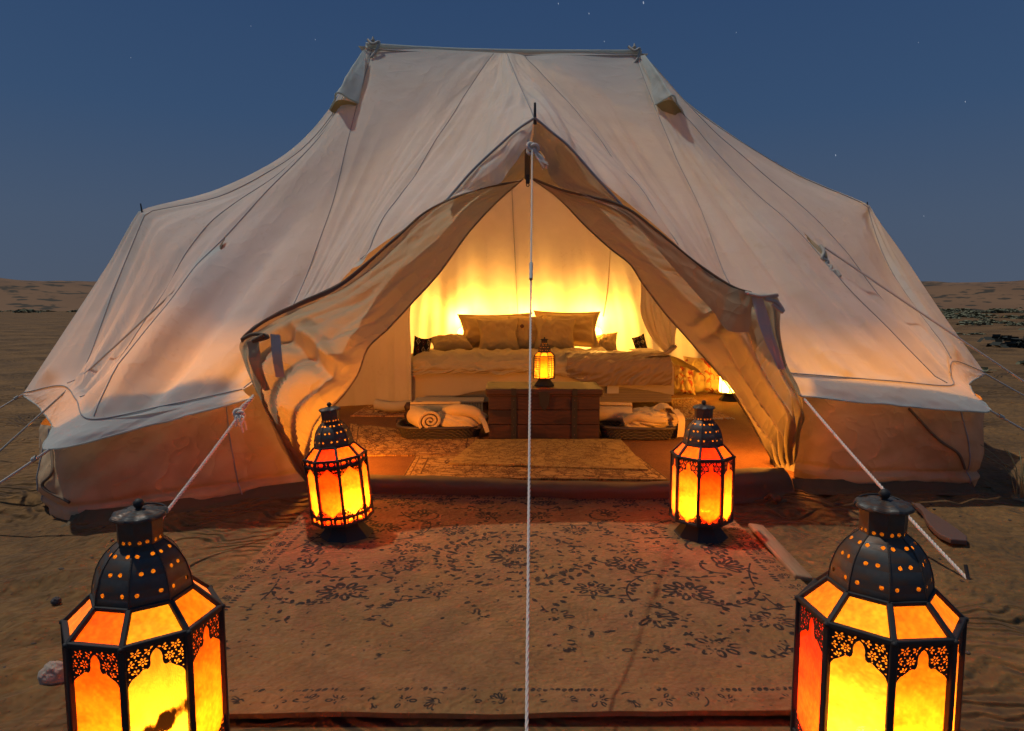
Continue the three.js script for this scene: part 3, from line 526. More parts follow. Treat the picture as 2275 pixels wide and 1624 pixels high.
function edgeDist(poly, x, y) { let d = 9; for (let i = 0, j = poly.length - 1; i < poly.length; j = i++) { const a = poly[j], b = poly[i], t = clamp(((x - a.x) * (b.x - a.x) + (y - a.y) * (b.y - a.y)) / ((b.x - a.x) ** 2 + (b.y - a.y) ** 2 || 1)); d = Math.min(d, Math.hypot(x - a.x - t * (b.x - a.x), y - a.y - t * (b.y - a.y))); } return d; }
function fret(outline, cell, depth) { // a thin sheet of metal with rosettes of punched holes
  const s = new THREE.Shape(outline), xs = outline.map((p) => p.x), ys = outline.map((p) => p.y), x0 = Math.min(...xs), x1 = Math.max(...xs), y0 = Math.min(...ys), y1 = Math.max(...ys);
    const put = (x, y, r, ex = 1, a = 0) => { if (!inside(outline, x, y) || edgeDist(outline, x, y) < r * Math.max(ex, 1) + cell * .06) return; const p = new THREE.Path(); for (let k = 0; k < 7; k++) { const t = k / 7 * 2 * Math.PI, X = Math.cos(t) * r * ex, Y = Math.sin(t) * r, px = x + X * Math.cos(a) - Y * Math.sin(a), py = y + X * Math.sin(a) + Y * Math.cos(a); p[k ? 'lineTo' : 'moveTo'](px, py); } p.closePath(); s.holes.push(p); };
  const big = cell * 3.1;                                              // rosettes: a ring of petals round a small eye, little holes between
  for (let j = 0, y = y1 - big * .42; y > y0 - big; y -= big * .866, j++) for (let x = (x0 + x1) / 2 - Math.ceil((x1 - x0) / big) * big + big * (.5 * (j % 2) + .5); x < x1 + big; x += big) {
    put(x, y, big * .075); for (let k = 0; k < 7; k++) { const a = k / 7 * 2 * Math.PI + j; put(x + Math.cos(a) * big * .27, y + Math.sin(a) * big * .27, big * .082, 1.75, a); }
    for (const t of [Math.PI / 2, -Math.PI / 2]) put(x, y + Math.sin(t) * big * .56, big * .07);
  }
  return new THREE.ExtrudeGeometry(s, { depth, bevelEnabled: false });
}
const v2 = (x, y) => new THREE.Vector2(x, y);
function archTop(w, h) { // two spandrels that leave an onion arch between them; y counts from the top of the pane
  const q = []; const P2 = (x, y) => q.push(v2(x * w, y * h));
  P2(-.5, 0); P2(-.5, -.27); P2(-.46, -.235); P2(-.42, -.215); P2(-.36, -.20); P2(-.30, -.185); P2(-.24, -.165); P2(-.20, -.16); P2(-.15, -.165); P2(-.115, -.15); P2(-.10, -.125); P2(-.105, -.10); P2(-.09, -.07); P2(-.05, -.045); P2(0, -.03);
  P2(.05, -.045); P2(.09, -.07); P2(.105, -.10); P2(.10, -.125); P2(.115, -.15); P2(.15, -.165); P2(.20, -.16); P2(.24, -.165); P2(.30, -.185); P2(.36, -.20); P2(.42, -.215); P2(.46, -.235); P2(.5, -.27); P2(.5, 0);
  return q;
}
const corner = (w, h, s) => [v2(s * .5 * w, 0), v2(s * .5 * w, .16 * h), v2(s * .40 * w, .13 * h), v2(s * .34 * w, .09 * h), v2(s * .22 * w, .07 * h), v2(s * .12 * w, .045 * h), v2(s * .05 * w, 0)];
function lantern(name, label, at, o) {
  const t = thing(name, label, 'lantern', at, 0, o.group), H = o.H, R = (o.rad ?? .225) * H, iron = o.iron ?? M.blackIron, yaw = o.yaw;
  if (o.tilt) t.rotation.set(0, 0, o.tilt);
  const vert = (k, r, y) => V(Math.sin(yaw + k * Math.PI / 4) * r, y * H, Math.cos(yaw + k * Math.PI / 4) * r);
  const yB = .165, yT = .62, yS = o.yS ?? .70, rS = R * .645, bw = H * .0205;
  // foot
  const ft = [[R * .97, 0], [R * .99, .012], [R * .93, .03], [R * .72, .085], [R * .60, .118], [R * .62, .13], [R * .95, yB - .004]];
  const foot = []; for (let i = 0; i < ft.length - 1; i++) for (let k = 0; k < 8; k++) foot.push(quadGeo(vert(k, ft[i][0], ft[i][1]), vert(k + 1, ft[i][0], ft[i][1]), vert(k + 1, ft[i + 1][0], ft[i + 1][1]), vert(k, ft[i + 1][0], ft[i + 1][1])));
  part('base', merge(foot), iron, t);
  part('floor_plate', new THREE.CylinderGeometry(R * .93, R * .93, .004, 8, 1).rotateY(yaw).translate(0, yB * H, 0), iron, t);
  // frame
  const fr = [];
  for (let k = 0; k < 8; k++) {
    fr.push(bar(vert(k, R, yB - .01), vert(k, R, yT + .006), bw), bar(vert(k, R, yB), vert(k + 1, R, yB), bw * .9), bar(vert(k, R, yT), vert(k + 1, R, yT), bw * .9), bar(vert(k, R, yT), vert(k, rS, yS), bw * .85), bar(vert(k, rS, yS), vert(k + 1, rS, yS), bw * .7));
    fr.push(new THREE.SphereGeometry(bw * .42, 8, 6).translate(...vert(k, R * 1.03, yT).toArray()));
    if (o.rails) fr.push(bar(vert(k, R, .575), vert(k + 1, R, .575), bw * .85), bar(vert(k, R, .215), vert(k + 1, R, .215), bw * .85));
  }
  part('frame', merge(fr), iron, t);
  // panes and fretwork
  const w = 2 * R * Math.sin(Math.PI / 8) - bw * .9, lo = o.rails ? .215 : yB, hi = o.rails ? .575 : yT, ph = (hi - lo) * H - bw * .9, cell = o.cell ?? H * .0118;
  for (let k = 0; k < 8; k++) {
    const a = vert(k, R * .985, lo), b = vert(k + 1, R * .985, lo), c = vert(k + 1, R * .985, hi), d = vert(k, R * .985, hi), col = o.faces[k];
    const pg = quadGeo(a, b, c, d);
    if (col === 'soot') { const u = pg.attributes.uv, W = a.distanceTo(b), HH = a.distanceTo(d); for (let i = 0; i < 4; i++) u.setXY(i, u.getX(i) / W, u.getY(i) / HH); }
    part('pane', pg, GLASS[col], t);
    part('shoulder_pane', quadGeo(vert(k, R * .985, yT), vert(k + 1, R * .985, yT), vert(k + 1, rS, yS - .002), vert(k, rS, yS - .002)), GLASS[(o.tops ?? o.faces)[k] === 'soot' ? 'yellow' : (o.tops ?? o.faces)[k]], t);
    if (o.plain) continue;
    const top = [], up = V(0, 1, 0), A = vert(k, R * 1.005, hi), B = vert(k + 1, R * 1.005, hi), A0 = vert(k, R * 1.005, lo), B0 = vert(k + 1, R * 1.005, lo);
    if (!o.rails) top.push(onFace(fret(archTop(w, ph), cell, .0012).translate(0, -bw * .45, 0), A, B, up, 0), onFace(fret(corner(w, ph, -1), cell, .0012).translate(0, bw * .45, 0), A0, B0, up, 0), onFace(fret(corner(w, ph, 1), cell, .0012).translate(0, bw * .45, 0), A0, B0, up, 0));
    else {
      const tri = (s) => [v2(s * .5 * w, 0), v2(s * .5 * w, .17 * ph), v2(s * .02 * w, 0)];
      for (const s of [-1, 1]) { top.push(onFace(fret(tri(s), cell, .0012).translate(0, bw * .45, 0), A0, B0, up, 0)); const q = fret(tri(s), cell, .0012).scale(1, -1, 1).translate(0, -bw * .45, 0); top.push(onFace(q, A, B, up, 0)); }
      for (const [l2, h2] of [[.575, yT], [yB, .215]]) {
        part('band_pane', quadGeo(vert(k, R * .985, l2), vert(k + 1, R * .985, l2), vert(k + 1, R * .985, h2), vert(k, R * .985, h2)), GLASS[col], t);
        const hh = (h2 - l2) * H, s = new THREE.Shape([v2(-w / 2, 0), v2(w / 2, 0), v2(w / 2, hh), v2(-w / 2, hh)]);
        for (const x of [-.26, .26]) { const p = new THREE.Path(); p.absellipse(x * w, hh / 2, hh * .36, hh * .36, 0, 2 * Math.PI); s.holes.push(p); }
        for (const x of [-.46, 0, .46]) for (const y of [.22, .5, .78]) { const p = new THREE.Path(); p.absellipse(x * w, hh * y, hh * .10, hh * .11, 0, 2 * Math.PI); s.holes.push(p); }
        top.push(onFace(new THREE.ExtrudeGeometry(s, { depth: .0012, bevelEnabled: false, curveSegments: 4 }), vert(k, R * 1.003, l2), vert(k + 1, R * 1.003, l2), up, 0));
      }
    }
    part('fretwork', merge(top), iron, t);
  }
  // dome, pierced
  const lev = [[yS, rS], [yS + .028, rS * .985], [yS + .052, rS * .955], [yS + .088, rS * .885], [yS + .112, rS * .81], [yS + .138, rS * .69], [yS + .156, rS * .57], [yS + .170, rS * .455]], rows = { 1: [-.30, .30], 3: [-.17, .17], 5: [-.3, .3] }, dome = [];
  const strip8 = (r0, y0, r1, y1, holes, hr, out, n = 8) => {
    for (let k = 0; k < 8; k++) {
      const a = vert(k, r0, y0), b = vert(k + 1, r0, y0), c = vert(k + 1, r1, y1), d = vert(k, r1, y1);
      if (!holes) { out.push(quadGeo(a, b, c, d)); continue; }
      const up = c.clone().add(d).sub(a).sub(b).multiplyScalar(.5), h = up.length(), w0 = a.distanceTo(b) / 2, w1 = c.distanceTo(d) / 2, s = new THREE.Shape([v2(-w0, 0), v2(w0, 0), v2(w1, h), v2(-w1, h)]);
      for (const x of holes) { const p = new THREE.Path(); p.absellipse(x * (w0 + w1), h * (.5 + (x > 0 ? .03 : -.03)), hr, hr, 0, 2 * Math.PI); s.holes.push(p); }
      out.push(onFace(new THREE.ShapeGeometry(s, 5), a, b, up, 0));
    }
  };
  for (let i = 0; i < lev.length - 1; i++) strip8(lev[i][1], lev[i][0], lev[i + 1][1], lev[i + 1][0], rows[i], H * .0066, dome);
  for (let k = 0; k < 8; k++) for (let i = 0; i < lev.length - 1; i++) dome.push(bar(vert(k, lev[i][1], lev[i][0]), vert(k, lev[i + 1][1], lev[i + 1][0]), H * .005, H * .004));
  const domePart = part('dome', toCreasedNormals(merge(dome), rad(34)), o.domeMat ?? M.iron, t);
  const nk = [], yN = yS + .170, rN = rS * .455; strip8(rN, yN, rN, yN + .022, [-.2, .22], H * .0062, nk); strip8(rN, yN + .022, rN * 1.03, yN + .082, null, 0, nk);
  part('hole_glow_shell', new THREE.LatheGeometry(lev.map(([y, r]) => v2(r * .86, y * H)).concat([v2(rN * .86, (yN + .03) * H)]), 24), GLASS.yellow, t);  // added glowing shell, there only to light up the dome holes
  part('neck', merge(nk), o.domeMat ?? M.iron, t);
  // scalloped lid with finial and carrying ring
  const lid = new THREE.LatheGeometry([[rN * 1.16, -.006], [rN * 1.2, 0], [rN * 1.12, .008], [rN * .8, .015], [rN * .4, .019], [0, .021]].map(([r, y]) => v2(r, (yN + .084 + y) * H)), 48), lp = lid.attributes.position;
  for (let i = 0; i < lp.count; i++) { const x = lp.getX(i), z = lp.getZ(i), r = Math.hypot(x, z), a = Math.atan2(x, z), k = 1 + .05 * Math.cos(a * 8) * (r / rN); lp.setX(i, x * k); lp.setZ(i, z * k); lp.setY(i, lp.getY(i) + H * .0025 * Math.cos(a * 8) * r / rN); }
  lid.computeVertexNormals();
  part('lid', lid, o.domeMat ?? M.iron, t);
  part('finial', merge([new THREE.SphereGeometry(H * .0165, 14, 10).translate(0, (yN + .122) * H, 0), new THREE.CylinderGeometry(H * .006, H * .011, H * .02, 10).translate(0, (yN + .110) * H, 0)]), iron, t);
  part('ring', new THREE.TorusGeometry(rN * 1.16, H * .0032, 6, 28, Math.PI).rotateX(-1.35).rotateY(yaw * .3).translate(0, (yN + .080) * H, -rN * .1), iron, t);
  // candle
  const cand = part('candle', new THREE.CylinderGeometry(H * .04, H * .042, H * .06, 16).translate(o.cx ?? 0, (yB + .03) * H, o.cz ?? 0), M.wax, t);
  const fy = (o.fy ?? .235) * H, fl = new THREE.LatheGeometry([[0, -.026], [.010, -.016], [.013, -.004], [.009, .012], [.004, .024], [0, .034]].map(([x, y]) => v2(x * H / .7, y * H / .7)), 12).translate(o.cx ?? 0, fy, o.cz ?? 0);
  part('flame', fl, flameMat, cand);
  const L = new THREE.PointLight(C(1, .62, .25), o.cd ?? 1); L.position.set(o.cx ?? 0, fy, o.cz ?? 0); L.castShadow = true; L.shadow.radius = .4; t.add(L);
  return t;
}
const rad = (d) => d * Math.PI / 180;
// faces are counted from the corner at the yaw angle, anticlockwise seen from above (towards +x)
function facesFor(yawFace, list, rest) { const f = []; const n = ['amber', 'orange', 'amber', 'yellow']; for (let k = 0; k < 8; k++) f.push(n[k % 4]); for (const [k, c] of Object.entries(list)) f[(+k + 8) % 8] = c; return f; }
const zN = -1.39, nearL = V(-.845, 0, -1.5), nearR = V(.842, 0, -1.5);
// near left: the yellow pane's middle looks 36 degrees to the right of straight out
lantern('moroccan_lantern', 'large dark metal lantern at the lower left, its yellow front pane stained with soot', [nearL.x, -.005, nearL.z],
  { H: .70, yaw: rad(36 - 22.5), faces: facesFor(0, { 0: 'soot', 1: 'orange', '-1': 'orange', 2: 'amber', '-2': 'amber' }), tops: facesFor(0, { 0: 'yellow', 1: 'amber', '-1': 'orange', '-2': 'amber', 2: 'amber' }), cd: 1.2, cx: .02, cz: .03, domeMat: M.iron, rad: .234, group: 'lanterns standing in front of the tent' });
lantern('moroccan_lantern', 'large dark metal lantern at the lower right with a red pane on its left side', [nearR.x, -.005, nearR.z],
  { H: .722, yaw: rad(-41 - 22.5), faces: facesFor(0, { 0: 'yellow', 1: 'amber', '-1': 'red', 2: 'amber', '-2': 'orange' }), tops: facesFor(0, { 0: 'yellow', 1: 'amber', '-1': 'amber', 2: 'amber', '-2': 'amber' }), cd: 1.4, cx: -.02, cz: .03, rad: .233, group: 'lanterns standing in front of the tent' });
const ml = G(768, 1196, 0), mr = G(1555, 1196, 0);
lantern('moroccan_lantern', 'leaning lantern with banded amber and red panes beside the left door flap', [ml.x, -.004, ml.z],
  { H: .665, yaw: rad(18), rails: true, tilt: rad(5.6), faces: ['honey', 'deep', 'deep', 'deep', 'deep', 'deep', 'honey', 'ruby'], tops: ['deep', 'honey', 'deep', 'deep', 'deep', 'deep', 'honey', 'ruby'], cd: 2.5, cx: .02, cz: .03, rad: .212, group: 'lanterns standing in front of the tent' });
lantern('moroccan_lantern', 'upright lantern with plain amber panes and one red pane before the right door flap', [mr.x, -.004, mr.z],
  { H: .672, yaw: rad(-21), faces: ['ruby', 'honey', 'deep', 'deep', 'deep', 'deep', 'deep', 'honey'], tops: ['ruby', 'honey', 'deep', 'deep', 'deep', 'deep', 'honey', 'honey'], cd: 2.1, cx: .01, cz: .03, rad: .212, group: 'lanterns standing in front of the tent' });

// ------------------------------------------------------------------ rugs
function rugGeo(corners, th, wav, nu = 60, nv = 40, s = 1) { // corners: back-left, back-right, front-right, front-left
  const [bl, br, fr, fl] = corners, cols = []; for (let i = 0; i <= 6; i++) cols.push([bl.clone().lerp(br, i / 6), bl.clone().lerp(br, i / 6).lerp(fl.clone().lerp(fr, i / 6), .5), fl.clone().lerp(fr, i / 6)]);
  const top = sheet(cols, nu, nv, wav), n = top.attributes.position.count, p = top.attributes.position, u = top.attributes.uv, pos = [], uv = [], idx = [...top.index.array];
  for (let k = 0; k < n; k++) { const i = k % (nu + 1), j = Math.floor(k / (nu + 1)); pos.push(p.getX(k), p.getY(k) + th, p.getZ(k)); uv.push(i / nu, 1 - j / nv); }
  const rim = []; for (let i = 0; i <= nu; i++) rim.push(i); for (let j = 1; j <= nv; j++) rim.push(j * (nu + 1) + nu); for (let i = nu - 1; i >= 0; i--) rim.push(nv * (nu + 1) + i); for (let j = nv - 1; j >= 0; j--) rim.push(j * (nu + 1));
  rim.forEach((k, i) => { const b = pos.length / 3; pos.push(pos[k * 3], pos[k * 3 + 1], pos[k * 3 + 2], p.getX(k), p.getY(k) - .004, p.getZ(k)); uv.push(uv[k * 2], uv[k * 2 + 1], uv[k * 2], uv[k * 2 + 1]); if (i) idx.push(b - 2, b - 1, b, b, b - 1, b + 1); });
  const g = new THREE.BufferGeometry(); g.setAttribute('position', new THREE.Float32BufferAttribute(pos, 3)); g.setAttribute('uv', new THREE.Float32BufferAttribute(uv, 2)); g.setIndex(idx); g.computeVertexNormals(); return g;
}
function speckle(x, w, h, n, cols, a, rmax) { for (let i = 0; i < n; i++) { x.globalAlpha = a * rnd(); x.fillStyle = cols[Math.floor(rnd() * cols.length)]; x.beginPath(); x.ellipse(rnd() * w, rnd() * h, rmax * (.2 + rnd()), rmax * (.15 + .6 * rnd()), rnd() * 3, 0, 7); x.fill(); } x.globalAlpha = 1; }
function blob(x, px, py, r, e = .6) { x.beginPath(); const n = 8, a0 = rnd() * 7, sx = .6 + rnd() * .8, rot = rnd() * Math.PI; for (let i = 0; i <= n; i++) { const a = i / n * 2 * Math.PI, q = r * (1 - e * .5 + e * hash(i % n, Math.floor(px), Math.floor(py))), X = Math.cos(a) * q * sx, Y = Math.sin(a) * q; x[i ? 'lineTo' : 'moveTo'](px + X * Math.cos(rot) - Y * Math.sin(rot), py + X * Math.sin(rot) + Y * Math.cos(rot)); } x.closePath(); x.fill(); }
const carpetTex = canvasTex(1664, 1456, (x, w, h) => {
  x.fillStyle = '#7b572d'; x.fillRect(0, 0, w, h);
  speckle(x, w, h, 2600, ['#8e643e', '#6f4a28', '#77502e', '#8a623c', '#623f20'], .28, 70);
  speckle(x, w, h, 9000, ['#946c44', '#5e3c1c', '#704c2b'], .30, 7);
  // the knotted design, drawn whole: a medallion, flowers and vines mirrored about the middle, and a border
  const c = document.createElement('canvas'); c.width = w; c.height = h; const d = c.getContext('2d');
  d.fillStyle = d.strokeStyle = '#1c130c'; d.lineCap = 'round';
  const oval = (a, b, r, q, t = 0, fill) => { d.beginPath(); d.ellipse(a, b, r, q, t, 0, 7); fill ? d.fill() : d.stroke(); };
  const flower = (a, b, r, n = 8) => { d.lineWidth = r * .13; for (let k = 0; k < n; k++) { const t = k / n * 6.283; oval(a + Math.cos(t) * r * .72, b + Math.sin(t) * r * .6, r * .25, r * .13, t); } for (let k = 0; k < 6; k++) { const t = k / 6 * 6.283; oval(a + Math.cos(t) * r * .3, b + Math.sin(t) * r * .25, r * .075, r * .075, 0, true); } };
  const palmette = (a, b, r, t) => { d.save(); d.translate(a, b); d.rotate(t); d.lineWidth = r * .12; for (let k = -3; k <= 3; k++) { const q = k * .42; oval(Math.sin(q) * r * .6, -Math.cos(q) * r * .6, r * .12, r * .34, q); } oval(0, 0, r * .24, r * .17); d.beginPath(); d.arc(0, r * .1, r * .8, .4, 2.74); d.stroke(); d.restore(); };
  const vine = (a, b, e, f, bend) => { const mx = (a + e) / 2 - (f - b) * bend, my = (b + f) / 2 + (e - a) * bend; d.lineWidth = 5; d.beginPath(); d.moveTo(a, b); d.quadraticCurveTo(mx, my, e, f); d.stroke(); for (let k = 1; k < 9; k++) { const t = k / 9, X = (1 - t) ** 2 * a + 2 * t * (1 - t) * mx + t * t * e, Y = (1 - t) ** 2 * b + 2 * t * (1 - t) * my + t * t * f, q = Math.atan2(f - b, e - a) + (k % 2 ? 1 : -1) * .9; oval(X + Math.cos(q) * 15, Y + Math.sin(q) * 13, 13, 5.5, q, true); } };
  const quarter = () => { // drawn round the middle, for x > 0 and y > 0
    flower(330, 60, 62, 9); flower(205, 235, 50); flower(455, 250, 68, 10); palmette(600, 75, 66, 1.2); palmette(330, 400, 62, 2.6); flower(610, 420, 56); flower(95, 395, 46); palmette(120, 520, 56, 3.1); flower(440, 540, 54); palmette(640, 560, 52, .6); flower(270, 555, 40);
    vine(235, 30, 560, 150, .3); vine(160, 280, 420, 430, -.3); vine(470, 320, 640, 250, .45); vine(60, 330, 230, 480, .35); vine(380, 140, 300, 330, .4); vine(520, 470, 690, 340, -.3); vine(190, 590, 400, 480, .3); vine(690, 60, 660, 360, .2); vine(530, 590, 600, 500, .4);
    for (let k = 0; k < 150; k++) oval(hash(k, 1, 5) * 690, hash(k, 2, 5) * 620, 5 + 7 * hash(k, 3, 5), 4 + 4 * hash(k, 4, 5), hash(k, 5, 5) * 3, true);
  };
  const cx = w / 2, cy = h * .455;
  for (const [a, b] of [[1, 1], [-1, 1], [1, -1], [-1, -1]]) { d.save(); d.translate(cx, cy); d.scale(a * 1.06, b * 1.0); quarter(); d.restore(); }
  for (const [r, n, q] of [[252, 44, 11], [212, 30, 13], [150, 26, 9]]) for (let k = 0; k < n; k++) { const t = k / n * 6.283; oval(cx + Math.cos(t) * r, cy + Math.sin(t) * r * .86, q * 1.5, q * .62, t + (k % 2 ? 1.3 : .4), true); }
  d.lineWidth = 6; for (let k = 0; k < 16; k++) { const t = k / 16 * 6.283; d.beginPath(); d.ellipse(cx + Math.cos(t) * 182, cy + Math.sin(t) * 156, 30, 24, t, -1.6, 1.6); d.stroke(); }
  flower(cx, cy, 92, 10); palmette(cx, cy - 60, 40, 0); palmette(cx, cy + 60, 40, 3.14);
  for (const y of [34, h - 34]) for (let k = 0; k < 26; k++) { const X = (k + .5) / 26 * w; k % 2 ? flower(X, y, 26, 6) : palmette(X, y, 27, k); for (let q = 0; q < 5; q++) oval(X + q * 13 - 26, y + (y < 99 ? 38 : -38), 5, 9, .3, true); }
  for (const X of [34, w - 34]) for (let k = 0; k < 22; k++) { const y = (k + .5) / 22 * h; k % 2 ? flower(X, y, 26, 6) : palmette(X, y, 27, k); for (let q = 0; q < 4; q++) oval(X + (X < 99 ? 38 : -38), y + q * 14 - 21, 9, 5, .3, true); }
  // the pile has worn away in patches
  const im = d.getImageData(0, 0, w, h), p = im.data;
  for (let Y = 0; Y < h; Y++) for (let X = 0; X < w; X++) { const k = (Y * w + X) * 4 + 3; if (!p[k]) continue; const u = X / w, v = Y / h, big = fbm(u, v, 5, 2, 401), fine = vnoise(u * 90, v * 80, 90, 411) * .6 + vnoise(u * 210, v * 190, 210, 413) * .4, bare = .40 + .15 * sm(.62, .8, v) * (1 - sm(.88, .93, v)) * (1 - .5 * sm(.6, .8, u)) + .09 * (1 - u) + .13 * sm(.9, .94, v) * (1 - .5 * u); p[k] *= sm(bare - .06, bare + .06, fine * .62 + big * .38 + .03); }
  d.putImageData(im, 0, 0); x.globalAlpha = .93; x.drawImage(c, 0, 0); x.globalAlpha = 1;
  speckle(x, w, h, 2600, ['#8b663b', '#7b5730'], .30, 11);
});
const pileMat = (map, bump = .010) => std({ map, roughness: 1, bumpMap: T.pile, bumpScale: bump });
const cBL = G(676, 1112, .004), cBR = G(1640, 1118, .004); cBL.x = -1.10; cBR.x = 1.12; cBL.z = cBR.z = -3.86;
const cFL = V(-1.17, .004, -1.75), cFR = V(1.20, .004, -1.76);
const carpet = thing('faded_carpet', 'large worn tan carpet with dark floral specks lying before the tent door', 'carpet');
part('pile', rugGeo([cBL, cBR, cFR, cFL], .011, (u, v) => { const e = 1; return .006 * ns(u * 5, v * 5, 3) + .004 * ns(u * 13, v * 12, 5) + sm(.95, 1, v) * .012 * (ns(u * 6, 1, 9) + .3) + sm(.92, .96, v) * (1 - sm(.96, 1, v)) * .010 + .006; }, 150, 120), pileMat(carpetTex, .016), carpet);
part('bound_edge', box(.075, .022, .66, 0, 0, 0, .008).rotateY(-.06).rotateZ(-.15).translate(1.20, .022, -2.98), std({ color: C(.52, .44, .33), map: T.wall, roughness: .9 }), carpet, 'pale turned-up strip along the right edge');

// inside the tent
const FL = .012;
single('floor_matting', new THREE.BoxGeometry(5.6, .02, 4.9, 1, 1, 1).translate(.12, 0, -6.5), (() => { const m = std({ map: T.coir, roughness: 1, bumpMap: T.cloth, bumpScale: .006 }); return m; })(), 'brown woven coir matting covering the floor inside the tent', 'matting');
{ const u = scene.children[scene.children.length - 1].geometry.attributes.uv; for (let i = 0; i < u.count; i++) u.setXY(i, u.getX(i) * 5.6, u.getY(i) * 4.9); }
function rugTex(w, h, ground, inks, border) {
  return canvasTex(w, h, (x) => {
    x.fillStyle = ground; x.fillRect(0, 0, w, h); speckle(x, w, h, 700, inks, .12, 30);
    const flower = (cx, cy, r, c) => { x.strokeStyle = c; x.lineWidth = Math.max(2, r * .16); for (let k = 0; k < 6; k++) { const a = k / 6 * 6.28 + r; x.beginPath(); x.ellipse(cx + Math.cos(a) * r * .55, cy + Math.sin(a) * r * .55, r * .42, r * .22, a, 0, 7); x.stroke(); } };
    const vine = (x0, y0) => { x.beginPath(); x.moveTo(x0, y0); let a = rnd() * 6.28; for (let i = 0; i < 7; i++) { a += rr(-.9, .9); const nx = x0 + Math.cos(a) * 22, ny = y0 + Math.sin(a) * 22; x.quadraticCurveTo(x0 + Math.cos(a - .8) * 14, y0 + Math.sin(a - .8) * 14, nx, ny); x0 = nx; y0 = ny; } x.stroke(); };
    for (let i = 0; i < w * h / 900; i++) { x.globalAlpha = .55 + .4 * rnd(); x.strokeStyle = inks[i % inks.length]; x.lineWidth = 2 + 2.6 * rnd(); vine(rnd() * w, rnd() * h); }
    for (let i = 0; i < w * h / 2200; i++) { x.globalAlpha = .75; flower(rnd() * w, rnd() * h, rr(9, 20), inks[i % inks.length]); }
    if (border) { x.globalAlpha = 1; const b = Math.min(w, h) * .13; x.strokeStyle = inks[0]; for (const k of [.06, .35, .9]) { x.lineWidth = k === .35 ? 3 : 5; x.strokeRect(b * k, b * k, w - 2 * b * k, h - 2 * b * k); } }
    x.globalAlpha = 1; speckle(x, w, h, 900, [ground], .35, 8);
  });
}
const lay = (name, label, px, y, map, wav) => single(name, rugGeo(px.map(([a, b]) => G(a, b, y)), .008, wav ?? ((u, v) => .003 * ns(u * 7, v * 7, y * 99)), 40, 30), pileMat(map, .006), label, 'rug');
const rugA = rugTex(768, 512, '#b98f4c', ['#3d1f0d', '#5b3316', '#6b3f1a'], true), rugB = rugTex(768, 420, '#c39a50', ['#5e3a14', '#4f2f10', '#6e4a1c'], true), rugC = rugTex(640, 480, '#b98a55', ['#5c1f14', '#33160f', '#8c4a24', '#d7b070'], true), rugD = rugTex(768, 512, '#b99648', ['#7d5c24', '#6d4c1c', '#8d6b30'], false);
lay('rug', 'patterned ochre rug along the threshold, partly under the plain gold rug', [[922, 1014], [1420, 1016], [1486, 1068], [894, 1062]], FL + .002, rugB);
lay('rug', 'gold rug with a faded pattern in front of the wooden chest', [[1060, 978], [1378, 977], [1440, 1045], [996, 1031]], FL + .013, rugD, (u, v) => .004 * ns(u * 5, v * 4, 3) + sm(.8, 1, v) * .012 * Math.exp(-(((u - .36) / .05) ** 2)));
lay('rug', 'bordered ochre rug behind the leaning lantern on the left of the tent floor', [[776, 942], [1064, 972], [1056, 1012], [766, 1013]], FL + .003, rugA);
lay('rug', 'red-brown bordered rug under the hanging left curtain', [[846, 884], [1000, 884], [930, 925], [778, 925]], FL + .002, rugC);
{
  const r = thing('rug', 'small red-brown fringed rug on the floor right of the bed', 'rug');
  const c = [[1488, 888], [1540, 886], [1624, 929], [1500, 930]].map(([a, b]) => G(a, b, FL + .002));
  part('pile', rugGeo(c, .008, (u, v) => .003 * ns(u * 5, v * 5, 8), 30, 30), pileMat(rugC, .006), r);
  const fg = []; for (const [a, b, s] of [[c[0], c[1], -1], [c[3], c[2], 1]]) for (let i = 0; i < 26; i++) { const p = a.clone().lerp(b, i / 25).add(V(0, .006, 0)); fg.push(tube([p, p.clone().add(V(rr(-.01, .01), -.002, s * .03)), p.clone().add(V(rr(-.02, .02), -.004, s * .06))], .004, 4, 4)); }
  part('fringe', merge(fg), M.webbing, r);
}

